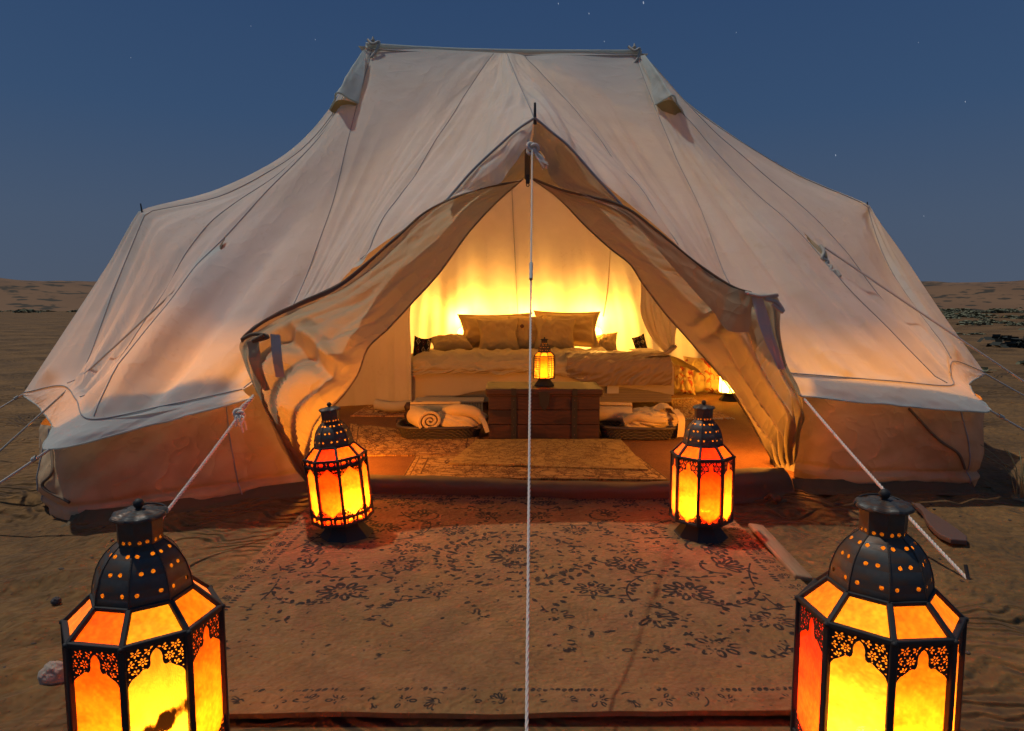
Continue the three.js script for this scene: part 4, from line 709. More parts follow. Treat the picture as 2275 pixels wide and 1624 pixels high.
// ------------------------------------------------------------------ bed and what lies on it
const cloth = (r, g, b, o = {}) => std({ color: C(r, g, b), roughness: .95, bumpMap: T.cloth, bumpScale: .003, ...o });
const mLinen = cloth(.42, .30, .12), mDuvet = cloth(.48, .36, .17), mWhite = cloth(.66, .58, .42), mSatin = phy({ color: C(.30, .19, .085), roughness: .42, sheen: .5, sheenColor: C(.5, .38, .22), bumpMap: T.cloth, bumpScale: .002 }), mBox = cloth(.56, .43, .23), mRib = std({ color: C(.34, .26, .15), roughness: .9 });
const BZ = -6.85, BX0 = -1.02, BX1 = 1.63, BT = .50;
{
  const bed = thing('bed', 'wide low bed with a cream skirted base at the back of the tent', 'bed', [0, 0, 0]);
  part('base', box(BX1 - BX0, .30, 1.48, (BX0 + BX1) / 2, .245, BZ - .76, .02), mBox, bed);
  part('mattress', box(BX1 - BX0 + .02, .16, 1.50, (BX0 + BX1) / 2, .43, BZ - .76, .05), mBox, bed);
  const sk = [[BX0 - .01, .10], [-.85, .10], [-.6, .16], [-.35, .22], [0, .25], [.5, .27], [.95, .27], [1.2, .25], [1.45, .215], [BX1 + .01, .18]].map(([x, h]) => [V(x, .47, BZ + .005), V(x, (.47 + h) / 2, BZ + .018), V(x, h, BZ + .026)]);
  part('skirt', sheet(sk, 90, 14, (u, v) => .006 * v * ns(u * 9, v, 4)), mBox, bed);
  const rail = new THREE.BoxGeometry(BX1 - BX0 - .02, .010, .012); for (let i = 0; i < 10; i++) { const m = part('slat', rail, mRib, bed); m.position.set((BX0 + BX1) / 2, .118 + i * .0165, BZ + .004); }
  part('paper_tag', box(.12, .075, .004, 1.02, .235, BZ + .034, .001), mWhite, bed);
  for (const x of [BX0 + .1, BX1 - .1]) part('leg', box(.07, .10, .07, x, .055, BZ - .06), mRib, bed);
}
{ // duvet with a crumpled hem hanging over the foot of the bed
  const hemAt = (x) => .40 + .02 * ns(x * 4, 2) - .05 * sm(-.85, -1.12, x) - .035 * sm(.1, .7, x);
  const cols = []; for (let i = 0; i <= 26; i++) { const x = lerp(-1.13, 1.05, i / 26), d = sm(-.9, -1.13, x), hz = hemAt(x); cols.push([V(x + .02, .52, -8.34), V(x, .565 - .03 * d, -7.9), V(x, .575 - .05 * d, -7.3), V(x, .565 - .07 * d, -6.98), V(x - .02 * d, .525 - .07 * d, BZ + .03), V(x - .04 * d, (hz + .5) / 2 - .04 * d, BZ + .075), V(x - .05 * d, hz - .01 * d, BZ + .07)]); }
  single('duvet', sheet(cols, 220, 110, (u, v) => .030 * ns(u * 11, v * 6, 3) + .040 * (.3 - Math.abs(ns(u * 17 + v * 3, v * 7, 5))) + .008 * ns(u * 40, v * 18, 7) + .020 * sm(.6, .9, v) * ns(u * 22, v * 5, 9)), mDuvet, 'rumpled tan duvet spread over the bed and hanging over its foot', 'duvet');
}
{
  const cols = []; for (let i = 0; i <= 12; i++) { const x = lerp(.55, 1.60, i / 12), f = sm(0, .3, i / 12), hz = lerp(.37, .285, f) + .012 * ns(x * 6); cols.push([V(x + .05, .585, -7.35), V(x, .592, -7.05), V(x, .575, -6.92), V(x, .53, BZ + .06), V(x, (.55 + hz) / 2, BZ + .10), V(x, hz, BZ + .09)]); }
  single('bed_throw', sheet(cols, 120, 60, (u, v) => .018 * ns(u * 9 + v * 6, v * 4, 13) + .025 * (.3 - Math.abs(ns(u * 14 + v * 9, v * 7, 15)))), mSatin, 'glossy brown throw hanging over the right half of the bed foot', 'blanket');
}
{
  const cols = []; for (let i = 0; i <= 8; i++) { const z = lerp(-7.9, -6.86, i / 8); cols.push([V(1.35, .57, z), V(1.62, .575, z), V(1.78, .50, z + .02), V(1.93 - .05 * (8 - i) / 8, .40, z + .05)]); }
  single('bed_sheet', sheet(cols, 60, 40, (u, v) => .02 * v * ns(u * 9 + v * 3, v * 3, 3)), mWhite, 'white sheet spilling over the right side of the bed', 'sheet');
}
function pillowGeo(w, h, d, sd, flange = 0) {
  const sheetOf = (s) => { const g = new THREE.PlaneGeometry(w, h, 44, 34), p = g.attributes.position; for (let i = 0; i < p.count; i++) { const a = p.getX(i) / w * 2, b = p.getY(i) / h * 2, k = 1 + flange, A = Math.min(1, Math.abs(a) * k), B = Math.min(1, Math.abs(b) * k), t = Math.pow((1 - A * A * A) * (1 - B * B * B), .55), e = 1 - .10 * (1 - Math.abs(b)) * Math.abs(a) ** 6; const pin = 1 - .07 * (1 - b * b) * a * a, pin2 = 1 - .09 * (1 - a * a) * b * b;
    const wr = .024 * ns(a * 2.2 + sd, b * 2.2, s) + .030 * (.25 - Math.abs(ns(a * 3.4 + sd, b * 2.6 + a, s + 2))) + .005 * ns(a * 9, b * 9 + sd, 3);
    p.setXYZ(i, p.getX(i) * pin * e, p.getY(i) * pin2, s * (d / 2 * t * (1 - .25 * b) + wr * t + .002)); } if (s < 0) { const q = g.index.array; for (let i = 0; i < q.length; i += 3) { const t = q[i]; q[i] = q[i + 1]; q[i + 1] = t; } } g.computeVertexNormals(); return g; };
  return mergeGeometries([sheetOf(1), sheetOf(-1)]);
}
function pillow(label, geo, mat, at, rx, ry = 0, rz = 0, group, name = 'pillow') { const m = single(name, geo, mat, label, 'pillow', at, group); m.rotation.set(rx, ry, rz, 'YXZ'); return m; }
const bigP = pillowGeo(.92, .44, .20, 3, .16), big2 = pillowGeo(.82, .46, .20, 8, .16), smP = pillowGeo(.50, .44, .19, 14), sm2 = pillowGeo(.50, .42, .19, 21), lowP = pillowGeo(.48, .30, .18, 27);
const pil = (l, g, at, rx, ry, rz) => pillow(l, g, mLinen, at, rx, ry, rz, 'tan pillows on the bed');
pil('large tan pillow with a flange standing at the back left of the bed', bigP, [-.20, .765, -8.20], -.28, .04, .02);
pil('large tan pillow with a flange standing at the back right of the bed', big2, [.66, .785, -8.22], -.28, -.05, -.015);
const bt = (m, x, y) => { const b = shade(new THREE.Mesh(new THREE.SphereGeometry(.024, 12, 8).scale(1, 1, .45), std({ color: C(.10, .035, .02), roughness: .5 }))); b.name = 'button'; b.position.set(x, y, .088); m.add(b); };
const q1 = pil('square cushion with a dark button leaning in front of the left pillow', smP, [-.16, .72, -7.93], -.38, .06, .03); bt(q1, .06, .03);
const q2 = pil('square cushion with a dark button leaning in front of the right pillow', sm2, [.50, .735, -7.95], -.36, -.04, -.02); bt(q2, .02, -.02);
const q3 = pil('tan cushion half hidden between the two pairs of pillows', pillowGeo(.42, .44, .16, 33), [.17, .74, -8.08], -.3, .02, .04); bt(q3, -.05, .07);
pil('low flat cushion lying at the left head of the bed', lowP, [-.72, .63, -7.95], -1.15, .25, .05);
pil('pillow end showing at the far right head of the bed', pillowGeo(.28, .32, .14, 44), [1.14, .61, -8.2], -.75, -.5, .25);

// patterned cushions
const kilim = canvasTex(256, 256, (x, w, h) => { x.fillStyle = '#15110f'; x.fillRect(0, 0, w, h); x.strokeStyle = '#e3d3b0'; x.lineWidth = 7; for (let j = 0; j < 5; j++) for (let i = 0; i < 3; i++) { const a = 50 + i * 78, b = 28 + j * 52; x.strokeStyle = ['#e3d3b0', '#7b2418', '#d8c49a'][(i + j) % 3]; x.beginPath(); x.moveTo(a, b - 20); x.lineTo(a + 26, b); x.lineTo(a, b + 20); x.lineTo(a - 26, b); x.closePath(); x.stroke(); x.fillStyle = '#b9a060'; x.fillRect(a - 5, b - 5, 10, 10); } });
const floral = canvasTex(256, 256, (x, w, h) => { x.fillStyle = '#d9b680'; x.fillRect(0, 0, w, h); for (let i = 0; i < 26; i++) { const a = rnd() * w, b = rnd() * h, r = rr(14, 30), t = rnd() * 6; x.strokeStyle = '#7c2410'; x.lineWidth = 3; x.beginPath(); x.moveTo(a, b); x.quadraticCurveTo(a + 30, b + 10, a + 20, b + 50); x.stroke(); x.fillStyle = ['#a8330f', '#8c2412', '#b8501a'][i % 3]; for (let k = 0; k < 5; k++) { const q = t + k * .55; x.beginPath(); x.ellipse(a + Math.cos(q) * r * .6, b + Math.sin(q) * r * .6, r * .5, r * .15, q, 0, 7); x.fill(); } } });
const dark = canvasTex(256, 256, (x, w, h) => { x.fillStyle = '#2a0f0c'; x.fillRect(0, 0, w, h); for (let i = 0; i < 420; i++) { x.fillStyle = ['#7d2a1a', '#c89a5a', '#160807', '#93402a', '#d9b478'][i % 5]; x.beginPath(); x.ellipse(rnd() * w, rnd() * h, rr(2, 8), rr(2, 6), rnd() * 3, 0, 7); x.fill(); } });
const pm = (map) => std({ map, color: C(.55, .52, .46), roughness: .95, bumpMap: T.cloth, bumpScale: .003 });
const fm = pm(floral), dm = pm(dark), km = pm(kilim);
pillow('black and white diamond-patterned cushion standing at the left end of the bed', pillowGeo(.20, .46, .12, 5), km, P(934, 795, -7.3).toArray(), -.05, .5, -.16, undefined, 'cushion');
pillow('dark patterned cushion tip showing beside the right curtain', pillowGeo(.16, .30, .10, 6), km, P(1424, 772, -8.0).toArray(), -.1, -.5, .35, undefined, 'cushion');
pillow('floor cushion with red flowers nearest the bed on its right', pillowGeo(.34, .42, .16, 9), fm, [2.00, .22, -8.02], -.25, -.2, .03, undefined, 'cushion');
pillow('cream floor cushion with red leaves left of the dark red one', pillowGeo(.52, .46, .18, 12), fm, [2.32, .235, -8.12], -.28, -.12, -.02, undefined, 'cushion');
pillow('dark red patterned floor cushion beside the lit lantern on the right', pillowGeo(.40, .46, .18, 15), dm, [2.66, .235, -8.05], -.2, -.35, -.03, undefined, 'cushion');
pillow('yellow flowered floor cushion beyond the left curtain', pillowGeo(.34, .38, .15, 18), fm, [-1.95, .20, -8.2], -.2, .3, .05, undefined, 'cushion');
pillow('dark patterned floor cushion beyond the left curtain', pillowGeo(.34, .40, .16, 24), dm, [-1.70, .21, -8.15], -.15, .2, -.04, undefined, 'cushion');

// ------------------------------------------------------------------ inner curtains with the A-shaped opening of the sleeping room
{
  const L = thing('inner_curtain', 'plain cream curtain hanging straight at the left of the bed', 'curtain');
  const rm = ridge(.5).add(V(-.02, -.06, -.06));
  const cols = [[ridge(.0).add(V(.1, -.1, -.1)), V(-2.0, 1.9, -6.5), V(-2.6, 1.0, -6.7), V(-2.7, .06, -6.8)],
    [ridge(.2).add(V(0, -.08, -.08)), V(-1.45, 2.0, -6.55), V(-1.75, 1.0, -6.75), V(-1.75, .06, -6.85)],
    [ridge(.36).add(V(0, -.07, -.07)), V(-.98, 2.1, -6.55), V(-1.32, 1.05, -6.75), V(-1.34, .09, -6.8)],
    [rm, V(-.52, 2.15, -6.55), V(-.985, 1.15, -6.72), V(-1.0, .62, -6.72), V(-1.0, .10, -6.7)]];
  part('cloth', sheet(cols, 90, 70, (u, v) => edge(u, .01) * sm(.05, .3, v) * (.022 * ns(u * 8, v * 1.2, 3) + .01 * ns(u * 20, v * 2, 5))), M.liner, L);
  part('rolled_hem', tube([V(-1.36, .10, -6.72), V(-1.18, .085, -6.66), V(-1.0, .10, -6.70)], .05, 20, 10), M.liner, L);
  const R = thing('inner_curtain', 'cream curtain gathered back in folds at the right of the bed', 'curtain');
  const rc2 = [[ridge(.5).add(V(.02, -.06, -.06)), V(.62, 2.2, -6.6), P(1419, 612, -6.95), P(1424, 700, -6.9), P(1448, 752, -6.86), P(1482, 788, -6.85)],
    [ridge(.62).add(V(0, -.07, -.07)), V(.95, 2.2, -6.62), P(1436, 612, -6.9), P(1450, 690, -6.78), P(1466, 750, -6.8), P(1486, 784, -6.84)],
    [ridge(.74).add(V(0, -.08, -.08)), V(1.3, 2.2, -6.66), P(1466, 620, -6.95), P(1470, 690, -6.9), P(1480, 745, -6.88), P(1490, 778, -6.86)],
    [ridge(.86).add(V(0, -.09, -.09)), V(1.75, 2.1, -6.7), P(1510, 640, -7.0), P(1492, 700, -6.95), P(1490, 745, -6.9), P(1493, 774, -6.88)],
    [ridge(.98).add(V(0, -.1, -.1)), V(2.3, 1.95, -6.7), P(1560, 660, -7.05), P(1508, 715, -7.0), P(1497, 745, -6.92), P(1496, 770, -6.9)]];
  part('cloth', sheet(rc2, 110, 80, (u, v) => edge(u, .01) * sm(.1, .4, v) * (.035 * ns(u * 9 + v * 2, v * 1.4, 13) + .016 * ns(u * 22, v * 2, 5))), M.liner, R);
  part('tie_band', tube([P(1478, 786, -6.80), P(1490, 778, -6.78), P(1500, 770, -6.84)], .02, 12, 8), M.wall, R);
}
single('hanging_cord', tube([P(1356, 548, -7.6), P(1350, 640, -7.8), P(1340, 702, -8.2)], .006, 20, 6), M.rope, 'thin cord hanging down the back wall to the right of the centre', 'cord');

// ------------------------------------------------------------------ wooden chest
{
  const c0 = G(1085, 976, .02), c1 = G(1331, 976, .02), X0 = c0.x, X1 = c1.x, Z = (c0.z + c1.z) / 2, W = X1 - X0, D = .44, Hh = .36, xm = (X0 + X1) / 2;
  const t = thing('wooden_chest', 'old dark wooden chest with iron straps at the foot of the bed', 'chest', [xm, .02, Z]);
  const ph = Hh / 3; for (let i = 0; i < 3; i++) { const g = box(W, ph - .004, .024, 0, ph * (i + .5), -.012, .004), u = g.attributes.uv; for (let k = 0; k < u.count; k++) u.setXY(k, u.getX(k) * .8 + i * .31, u.getY(k) * .16 + i * .37); part('plank', g, M.wood, t); }
  for (const s of [-1, 1]) part('side_panel', box(.024, Hh - .004, D - .05, s * (W / 2 - .012), Hh / 2, -D / 2, .004), M.wood, t);
  part('back_panel', box(W, Hh - .004, .02, 0, Hh / 2, -D + .012, .004), M.wood, t);
  part('bottom_panel', box(W - .05, .02, D - .05, 0, .012, -D / 2, .004), M.wood, t);
  const lid = part('lid', box(W + .05, .05, D + .05, 0, Hh + .028, -D / 2, .012), M.wood, t);
  part('lid_moulding', box(W + .03, .02, D + .03, 0, Hh - .006 + .004, -D / 2, .008), M.wood, t);
  for (const x of [-.24, .24]) { part('iron_strap', box(.042, Hh + .01, .008, x * W / .88, Hh / 2, .006, .002), M.blackIron, t); part('iron_strap', box(.042, .056, .008, x * W / .88, Hh + .028, .028, .002), M.blackIron, t); }
  const hs = new THREE.Shape([v2(-.045, 0), v2(.045, 0), v2(.04, -.05), v2(.034, -.055), v2(.036, -.10), v2(0, -.155), v2(-.036, -.10), v2(-.034, -.055), v2(-.04, -.05)]);
  part('hasp', new THREE.ExtrudeGeometry(hs, { depth: .008, bevelEnabled: true, bevelSize: .002, bevelThickness: .002, bevelSegments: 1 }).translate(0, Hh + .03, .024), M.blackIron, t);
  const rv = new THREE.SphereGeometry(.005, 8, 6); for (const x of [-.24, .24]) for (let i = 0; i < 5; i++) { const m = part('rivet', rv, M.iron, t); m.position.set(x * W / .88, .04 + i * .07, .011); }
  // the small lantern on the lid
  const p = P(1209, 851, Z - .18), H = .40;
  lantern('table_lantern', 'small beaded lantern glowing on the lid of the wooden chest', [p.x, .02 + Hh + .053, Z - .20], { H, rad: .225, yaw: rad(-5 - 22.5), plain: true, faces: ['orange', 'yellow', 'red', 'yellow', 'orange', 'yellow', 'red', 'yellow'], tops: ['yellow', 'amber', 'yellow', 'amber', 'yellow', 'amber', 'yellow', 'amber'], cd: .9, iron: M.blackIron, domeMat: M.blackIron });
  const lan = scene.children[scene.children.length - 1], R = .225 * H;
  for (let k = 0; k < 8; k += 1) { // columns of small glass beads over the panes
    if (k === 0) continue; const a0 = rad(-5 - 22.5) + k * Math.PI / 4, A = V(Math.sin(a0) * R * 1.03, 0, Math.cos(a0) * R * 1.03), B = V(Math.sin(a0 + Math.PI / 4) * R * 1.03, 0, Math.cos(a0 + Math.PI / 4) * R * 1.03), net = [];
    for (let i = 0; i <= 4; i++) { const q = A.clone().lerp(B, i / 4); net.push(bar(q.clone().setY(.165 * H), q.clone().setY(.62 * H), .0065)); }
    for (let j = 0; j <= 10; j++) { const y = lerp(.165, .62, j / 10) * H; net.push(bar(A.clone().setY(y), B.clone().setY(y), .0055)); }
    part('bead_lattice', merge(net), M.blackIron, lan);
  }
}

// ------------------------------------------------------------------ baskets and towels
const mWick = std({ color: C(.045, .032, .022), roughness: .55 });
function basket(label, x, z, w, d, h, turn) {
  const t = thing('wicker_basket', label, 'basket', [x, .02, z], turn), N = 90, ell = (k, y, o = 0) => { const a = k / N * 2 * Math.PI, q = 3.2, c = Math.cos(a), s = Math.sin(a), f = 1 + .12 * y / h; return V(Math.sign(c) * Math.pow(Math.abs(c), 2 / q) * (w / 2 * f + o), y, Math.sign(s) * Math.pow(Math.abs(s), 2 / q) * (d / 2 * f + o)); };
  const rows = 7, g = []; for (let r = 0; r < rows; r++) { const p = []; for (let k = 0; k < N; k++) p.push(ell(k, .008 + r * h / rows, .006 * ((k + r) % 2 ? 1 : -1))); g.push(tube(p, h / rows * .52, 180, 5, true)); }
  part('weave', merge(g), mWick, t);
  const rim = []; for (let k = 0; k < N; k++) rim.push(ell(k, h, .004)); part('rim', tube(rim, .013, 180, 7, true), mWick, t);
  part('bottom', new THREE.CylinderGeometry(1, 1, .008, 40).scale(w * .5, 1, d * .5).translate(0, .008, 0), mWick, t);
  return t;
}
basket('dark wicker tray of towels on the left of the wooden chest', -.60, -5.62, .62, .42, .095, .06);
basket('dark wicker tray of towels on the right of the wooden chest', 1.06, -5.60, .60, .42, .095, -.05);
const mTowel = cloth(.56, .41, .19, { bumpMap: T.pile, bumpScale: .006 });
function rollGeo(r, len, turns = 2.6) {
  const a = [], b = [], th = r / turns * .40, n = 90; for (let i = 0; i <= n; i++) { const t = i / n, ang = t * turns * 2 * Math.PI, q = .012 + (r - .012) * t; a.push(v2(Math.cos(ang) * (q - th), Math.sin(ang) * (q - th) * .82)); b.push(v2(Math.cos(ang) * q, Math.sin(ang) * q * .82)); }
  return new THREE.ExtrudeGeometry(new THREE.Shape([...b, ...a.reverse()]), { depth: len, steps: 8, bevelEnabled: true, bevelSize: .004, bevelThickness: .006, bevelSegments: 2 }).translate(0, 0, -len / 2);
}
function lump(w, h, d, sd, f = 1) { const g = new THREE.SphereGeometry(.5, 64, 48), p = g.attributes.position; for (let i = 0; i < p.count; i++) { const v = V(p.getX(i), p.getY(i), p.getZ(i)), n = v.clone().normalize(), k = 1 + f * (.20 * ns(n.x * 1.8 + sd, n.y * 1.8, n.z * 1.8) + .16 * (.25 - Math.abs(ns(n.x * 3.2 + n.y + sd, n.y * 3 + n.x * 2, n.z * 3))) + .05 * ns(n.x * 8, n.y * 8 + sd, n.z * 8)); const y = v.y * k; p.setXYZ(i, v.x * k * w, (y < -.3 ? -.3 + (y + .3) * .2 : y) * h, v.z * k * d); } g.computeVertexNormals(); return g; }
const towel = (n, l, g, at, ry, rz = 0) => { const m = single(n, g, mTowel, l, n === 'bathrobe' ? 'bathrobe' : 'towel', at); m.rotation.set(0, ry, rz); return m; };
towel('rolled_towel', 'towel rolled in a spiral, its end facing out of the left tray', rollGeo(.105, .30), [-.72, .175, -5.52], .45);
towel('rolled_towel', 'rolled towel lying crosswise at the back of the left tray', rollGeo(.075, .42, 2.2), [-.66, .20, -5.80], Math.PI / 2 + .1, .10);
{
  const t = thing('bathrobe', 'folded cream bathrobe heaped in the left tray', 'bathrobe', [-.43, .15, -5.58]);
  part('folded_robe', lump(.46, .21, .34, 4), mTowel, t);
  part('sleeve', tube([V(-.12, .06, .02), V(-.02, .10, .10), V(.12, .08, .12), V(.19, .02, .10)], .05, 24, 10), mTowel, t);
  part('belt', sheet([[V(.13, .06, .13), V(.18, .02, .19), V(.22, -.07, .22)], [V(.17, .07, .11), V(.22, .02, .17), V(.25, -.06, .20)]], 8, 16), mTowel, t);
}
towel('rolled_towel', 'thick rolled towel at the left end of the right tray', rollGeo(.10, .26, 2.2), [.87, .20, -5.64], Math.PI / 2 - .15);
{
  const t = thing('bathrobe', 'crumpled cream bathrobe with a hanging belt in the right tray', 'bathrobe', [1.13, .15, -5.60]);
  part('folded_robe', lump(.46, .19, .36, 9, 1.3), mTowel, t);
  part('collar', sheet([[V(.02, .06, .02), V(.08, .13, .0), V(.15, .135, .03), V(.20, .07, .06)], [V(.05, .05, .10), V(.10, .10, .09), V(.17, .11, .10), V(.22, .05, .11)]], 14, 26, (u, v) => .012 * ns(u * 3, v * 4, 2)), mTowel, t);
  part('collar', tube([V(-.2, .0, .10), V(-.12, .05, .15), V(-.02, .03, .17), V(.08, .02, .16)], .035, 24, 10), mTowel, t);
  part('belt', sheet([[V(.17, .10, .10), V(.20, .05, .22), V(.19, -.10, .25)], [V(.23, .10, .08), V(.26, .05, .20), V(.25, -.10, .23)]], 8, 20, (u, v) => .004 * ns(u * 2, v * 5, 3)), mTowel, t);
}
{
  const t = thing('low_bench', 'low ribbed bench between the left tray and the foot of the bed', 'bench', [-.60, .02, -6.35]);
  part('seat', box(.66, .02, .24, 0, .165, -.1, .006), mBox, t);
  const rb = box(.022, .15, .02, 0, .078, 0, .006); for (let i = 0; i < 26; i++) { const m = part('rib', rb, mBox, t); m.position.x = -.315 + i * .0252; }
}
{
  const t = thing('turned_post', 'short turned wooden post standing left of the towel tray', 'post', G(908, 942, .02).toArray());
  part('shaft', new THREE.LatheGeometry([[0, 0], [.045, 0], [.05, .02], [.03, .04], [.04, .07], [.045, .09], [.028, .115], [.036, .14], [.042, .16], [.03, .185], [.02, .2], [0, .2]].map((q) => v2(...q)), 18), M.wood, t);
  part('knob', new THREE.SphereGeometry(.036, 16, 12).translate(-.075, .036, .05), M.wood, t);
}

// ------------------------------------------------------------------ lamps inside the tent
const fr = G(1618, 889, FL);
lantern('floor_lantern', 'lantern with pale yellow glass on the floor beside the right door flap', [fr.x + .02, FL, fr.z], { H: .56, yaw: rad(-17 - 5), faces: Array(8).fill('lime'), cd: 13, plain: true, yS: .68 });
function glow(x, z, cd, label, y = .70, warm = [1, .47, .075]) {
  const t = thing('floor_lamp', label, 'lamp', [x, .02, z], 0, 'round glowing lamps inside the tent');
  part('foot', new THREE.CylinderGeometry(.05, .07, y - .08, 16).translate(0, (y - .08) / 2, 0), M.blackIron, t);
  part('globe', new THREE.SphereGeometry(.085, 24, 16).translate(0, y, 0), hotMat, t);
  if (y < .5) part('cap', new THREE.ConeGeometry(.15, .07, 28, 1, true).translate(0, y + .145, 0), M.blackIron, t);  // added cap, there only to keep lamp light off the roof
  const L = new THREE.PointLight(C(...warm), cd); L.position.set(0, y, 0); L.castShadow = true; L.shadow.radius = 3.5; t.add(L);
}
glow(-1.37, -4.45, 6.5, 'capped round lamp on the tent floor hidden behind the left door flap', .34, [1, .30, .016]); glow(1.86, -4.62, 5, 'capped round lamp on the tent floor hidden behind the right door flap', .34, [1, .32, .024]);  // right lamp is unseen, added so the flap there glows orange
glow(-.60, -8.46, 6.8, 'left one of the three round lamps hidden behind the bed'); glow(.22, -8.46, 6, 'middle one of the three round lamps hidden behind the bed'); glow(1.04, -8.46, 6.8, 'right one of the three round lamps hidden behind the bed');

// ------------------------------------------------------------------ small things on the sand
{
  const a = G(2036, 1132, .01), b = G(2128, 1214, .01), t = thing('wooden_paddle', 'flat dark brown wooden paddle lying on the sand beyond the near right lantern', 'paddle', a.toArray());
  const d = b.clone().sub(a), L = d.length(); t.rotation.y = Math.atan2(d.x, d.z);
  const s = new THREE.Shape(); s.moveTo(-.012, 0); s.lineTo(-.014, L * .25); s.bezierCurveTo(-.03, L * .4, -.062, L * .6, -.055, L * .9); s.lineTo(-.03, L); s.lineTo(.03, L); s.lineTo(.05, L * .9); s.bezierCurveTo(.05, L * .6, .03, L * .4, .014, L * .25); s.lineTo(.012, 0);
  part('blade', new THREE.ExtrudeGeometry(s, { depth: .014, bevelEnabled: true, bevelSize: .005, bevelThickness: .005, bevelSegments: 2 }).rotateX(Math.PI / 2).translate(0, .03, 0), std({ color: C(.10, .05, .035), roughness: .6 }), t);
  part('cord', tube([V(0, .02, 0), V(-.03, .03, -.05), V(-.08, .01, -.03), V(-.06, .01, .04)], .005, 20, 5), M.tape, t);
}
single('pale_stone', lump(.08, .08, .07, 31, .9), std({ color: C(.30, .24, .18), roughness: .9 }), 'pale lumpy stone on the sand behind the near left lantern', 'stone', G(120, 1500, .015).toArray());
single('small_pebble', lump(.035, .03, .03, 12), std({ color: C(.06, .05, .045), roughness: .9 }), 'small dark pebble on the sand above the near left lantern', 'pebble', G(124, 1335, .006).toArray());
single('crumpled_tie', tube([G(1700, 1108, .02), G(1712, 1100, .05), G(1722, 1110, .03), G(1735, 1104, .05), G(1728, 1114, .02), G(1745, 1112, .02)], .012, 40, 6), M.sill, 'crumpled brown tie of the ground sheet beside the right door flap', 'tie');
{
  const g = []; for (let i = 0; i < 420; i++) { const far = i > 150, q = far ? V(rr(-5, 5), 0, rr(-6.2, -1.1)) : V((rnd() < .5 ? -1 : 1) * rr(1.2, 3), 0, rr(-4.2, -1.2)); if (inTent(q.x, q.z) > .2 || flatHere(q.x, q.z) > .3) continue; const s = rr(.003, .010); g.push(new THREE.IcosahedronGeometry(s, 0).scale(rr(.8, 2.2), .5, rr(.7, 1.3)).rotateY(rr(0, 6)).translate(q.x, groundAt(q.x, q.z) + s * .2, q.z)); }
  const m = shade(new THREE.Mesh(merge(g), std({ color: C(.07, .05, .035), roughness: 1 }))); m.name = 'sand_debris'; m.userData = { kind: 'stuff', label: 'small dark twigs and grit scattered on the sand', category: 'debris' }; scene.add(m);
}
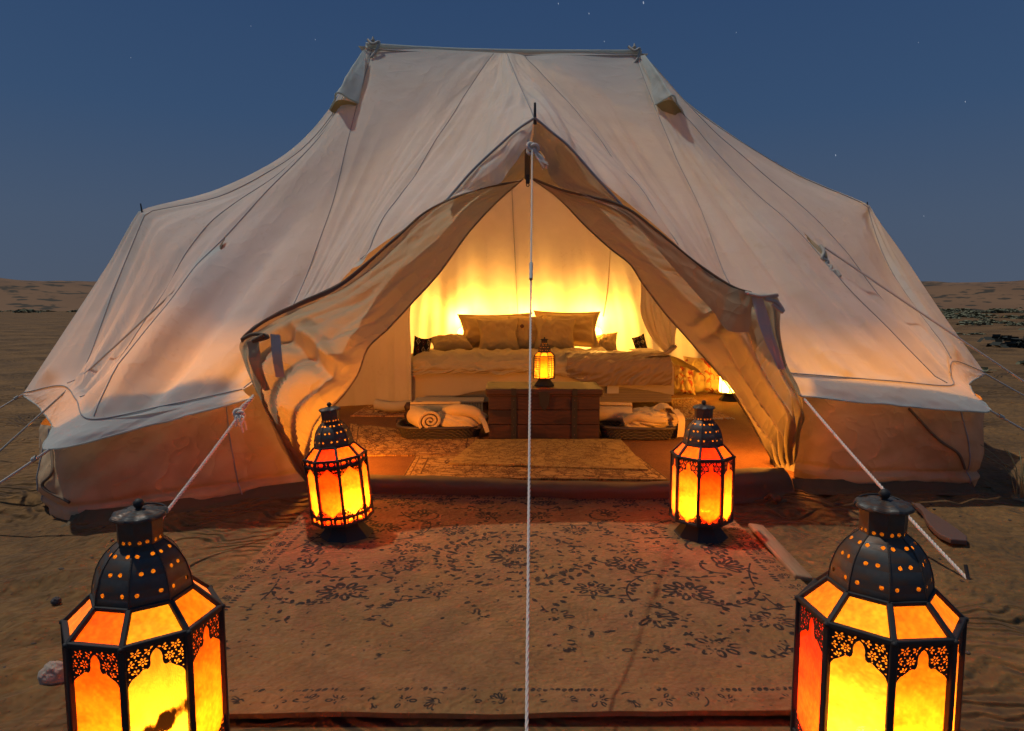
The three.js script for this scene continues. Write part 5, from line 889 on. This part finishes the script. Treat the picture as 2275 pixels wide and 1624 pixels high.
// a tuft of dry grass at the right edge and low scrub on the plain
const mGrass = std({ color: C(.20, .20, .10), roughness: .9 }), mScrub = std({ color: C(.15, .145, .085), roughness: 1 });
function tuft(n, h, sp, r) { const g = []; for (let i = 0; i < n; i++) { const a = rr(0, 6.28), l = h * rr(.5, 1), o = sp * rr(.3, 1); g.push(tube([V(Math.cos(a) * .02, 0, Math.sin(a) * .02), V(Math.cos(a) * o * .35, l * .6, Math.sin(a) * o * .35), V(Math.cos(a) * o, l * rr(.75, 1), Math.sin(a) * o)], r, 5, 3)); } return merge(g); }
{ const t = thing('grass_tuft', 'thin tuft of desert grass on the sand at the right edge of the picture', 'grass', G(2266, 1112, 0).toArray()); part('blades', tuft(26, .34, .26, .0022), mGrass, t); part('stump', lump(.10, .06, .08, 17), mScrub, t); }
{
  const bush = []; for (let i = 0; i < 70; i++) { const a = rr(0, 6.28), r = Math.sqrt(rnd()), x = Math.cos(a) * r * .5, z = Math.sin(a) * r * .5, y = .30 * (1 - r * r) * rr(.4, 1); const q = new THREE.PlaneGeometry(.16, .12).rotateX(rr(-1.5, 1.5)).rotateY(rr(0, 6)).translate(x, y + .02, z); bush.push(q); }
  const list = []; for (let i = 0; i < 2600; i++) { const right = rnd() < .80, x = right ? rr(6, 95) : -rr(10, 90), z = -rr(11, 82) , q = Math.abs(x / z); if (q > 1.0 || q < .35) continue; if (ns(x * .09, 3, z * .14) < (right ? .02 : .2)) continue; if (!right && z > -40) continue; list.push([x, z]); }
  const im = new THREE.InstancedMesh(merge(bush), mScrub, list.length), m4 = new THREE.Matrix4();
  list.forEach(([x, z], i) => { const s = rr(.35, 1.1) * (.75 + .010 * -z); m4.makeRotationY(rr(0, 6)).scale(V(s * 1.3, s * rr(.45, .9), s)).setPosition(x, groundAt(x, z) - .01, z); im.setMatrixAt(i, m4); });
  shade(im); im.name = 'desert_scrub'; im.userData = { kind: 'stuff', label: 'low dark desert scrub dotted over the plain', category: 'scrub' }; scene.add(im);
}
{ const b = G(2262, 772, 0); const g = []; for (let i = 0; i < 60; i++) g.push(new THREE.PlaneGeometry(.22, .14).rotateX(rr(-1.5, 1.5)).rotateY(rr(0, 6)).translate(rr(-.7, .7), rr(.02, .24), rr(-.4, .4))); single('dark_bush', merge(g), std({ color: C(.03, .032, .024), roughness: 1 }), 'dark low bush on the plain at the far right edge', 'bush', b.toArray()); }

// ------------------------------------------------------------------ the first stars, drawn out a little by the long exposure
{
  const m = std({ color: C(0, 0, 0), emissive: C(.7, .8, 1), emissiveIntensity: .5 }), g0 = new THREE.CapsuleGeometry(1, 3.2, 3, 6);
  for (const [px, py, s, label] of [
    [1429, 6, 1.5, 'brightest star trail, at the top edge above the right end of the ridge'], [1240, 8, .9, 'star trail at the top edge above the middle of the tent'], [1308, 30, .9, 'star trail between the two star trails at the top edge'],
    [1342, 92, .7, 'star trail just above the tent ridge'], [557, 58, .5, 'small star in the upper left sky, the one nearest the top there'], [700, 88, .6, 'small star left of the ridge, level with it'], [290, 128, .5, 'lone small star in the left sky halfway above the tent shoulder'],
    [2144, 226, .9, 'bright star trail near the right edge of the sky'], [2052, 480, .7, 'lowest star, above the right slope near the horizon'], [1856, 345, 1.1, 'bright star trail over the right shoulder of the tent'], [1635, 72, .6, 'small star right of the ridge near the top edge'], [2040, 94, .5, 'small star in the upper right corner of the sky']]) {
    const o = new THREE.Mesh(g0, m); o.name = numbered('star'); o.position.copy(P(px, py, -3000)); o.scale.setScalar(s * 1.35); o.rotation.z = .15; scene.add(o); tag(o, label, 'star', 'stars in the evening sky');
  }
}
renderer.render(scene, camera);
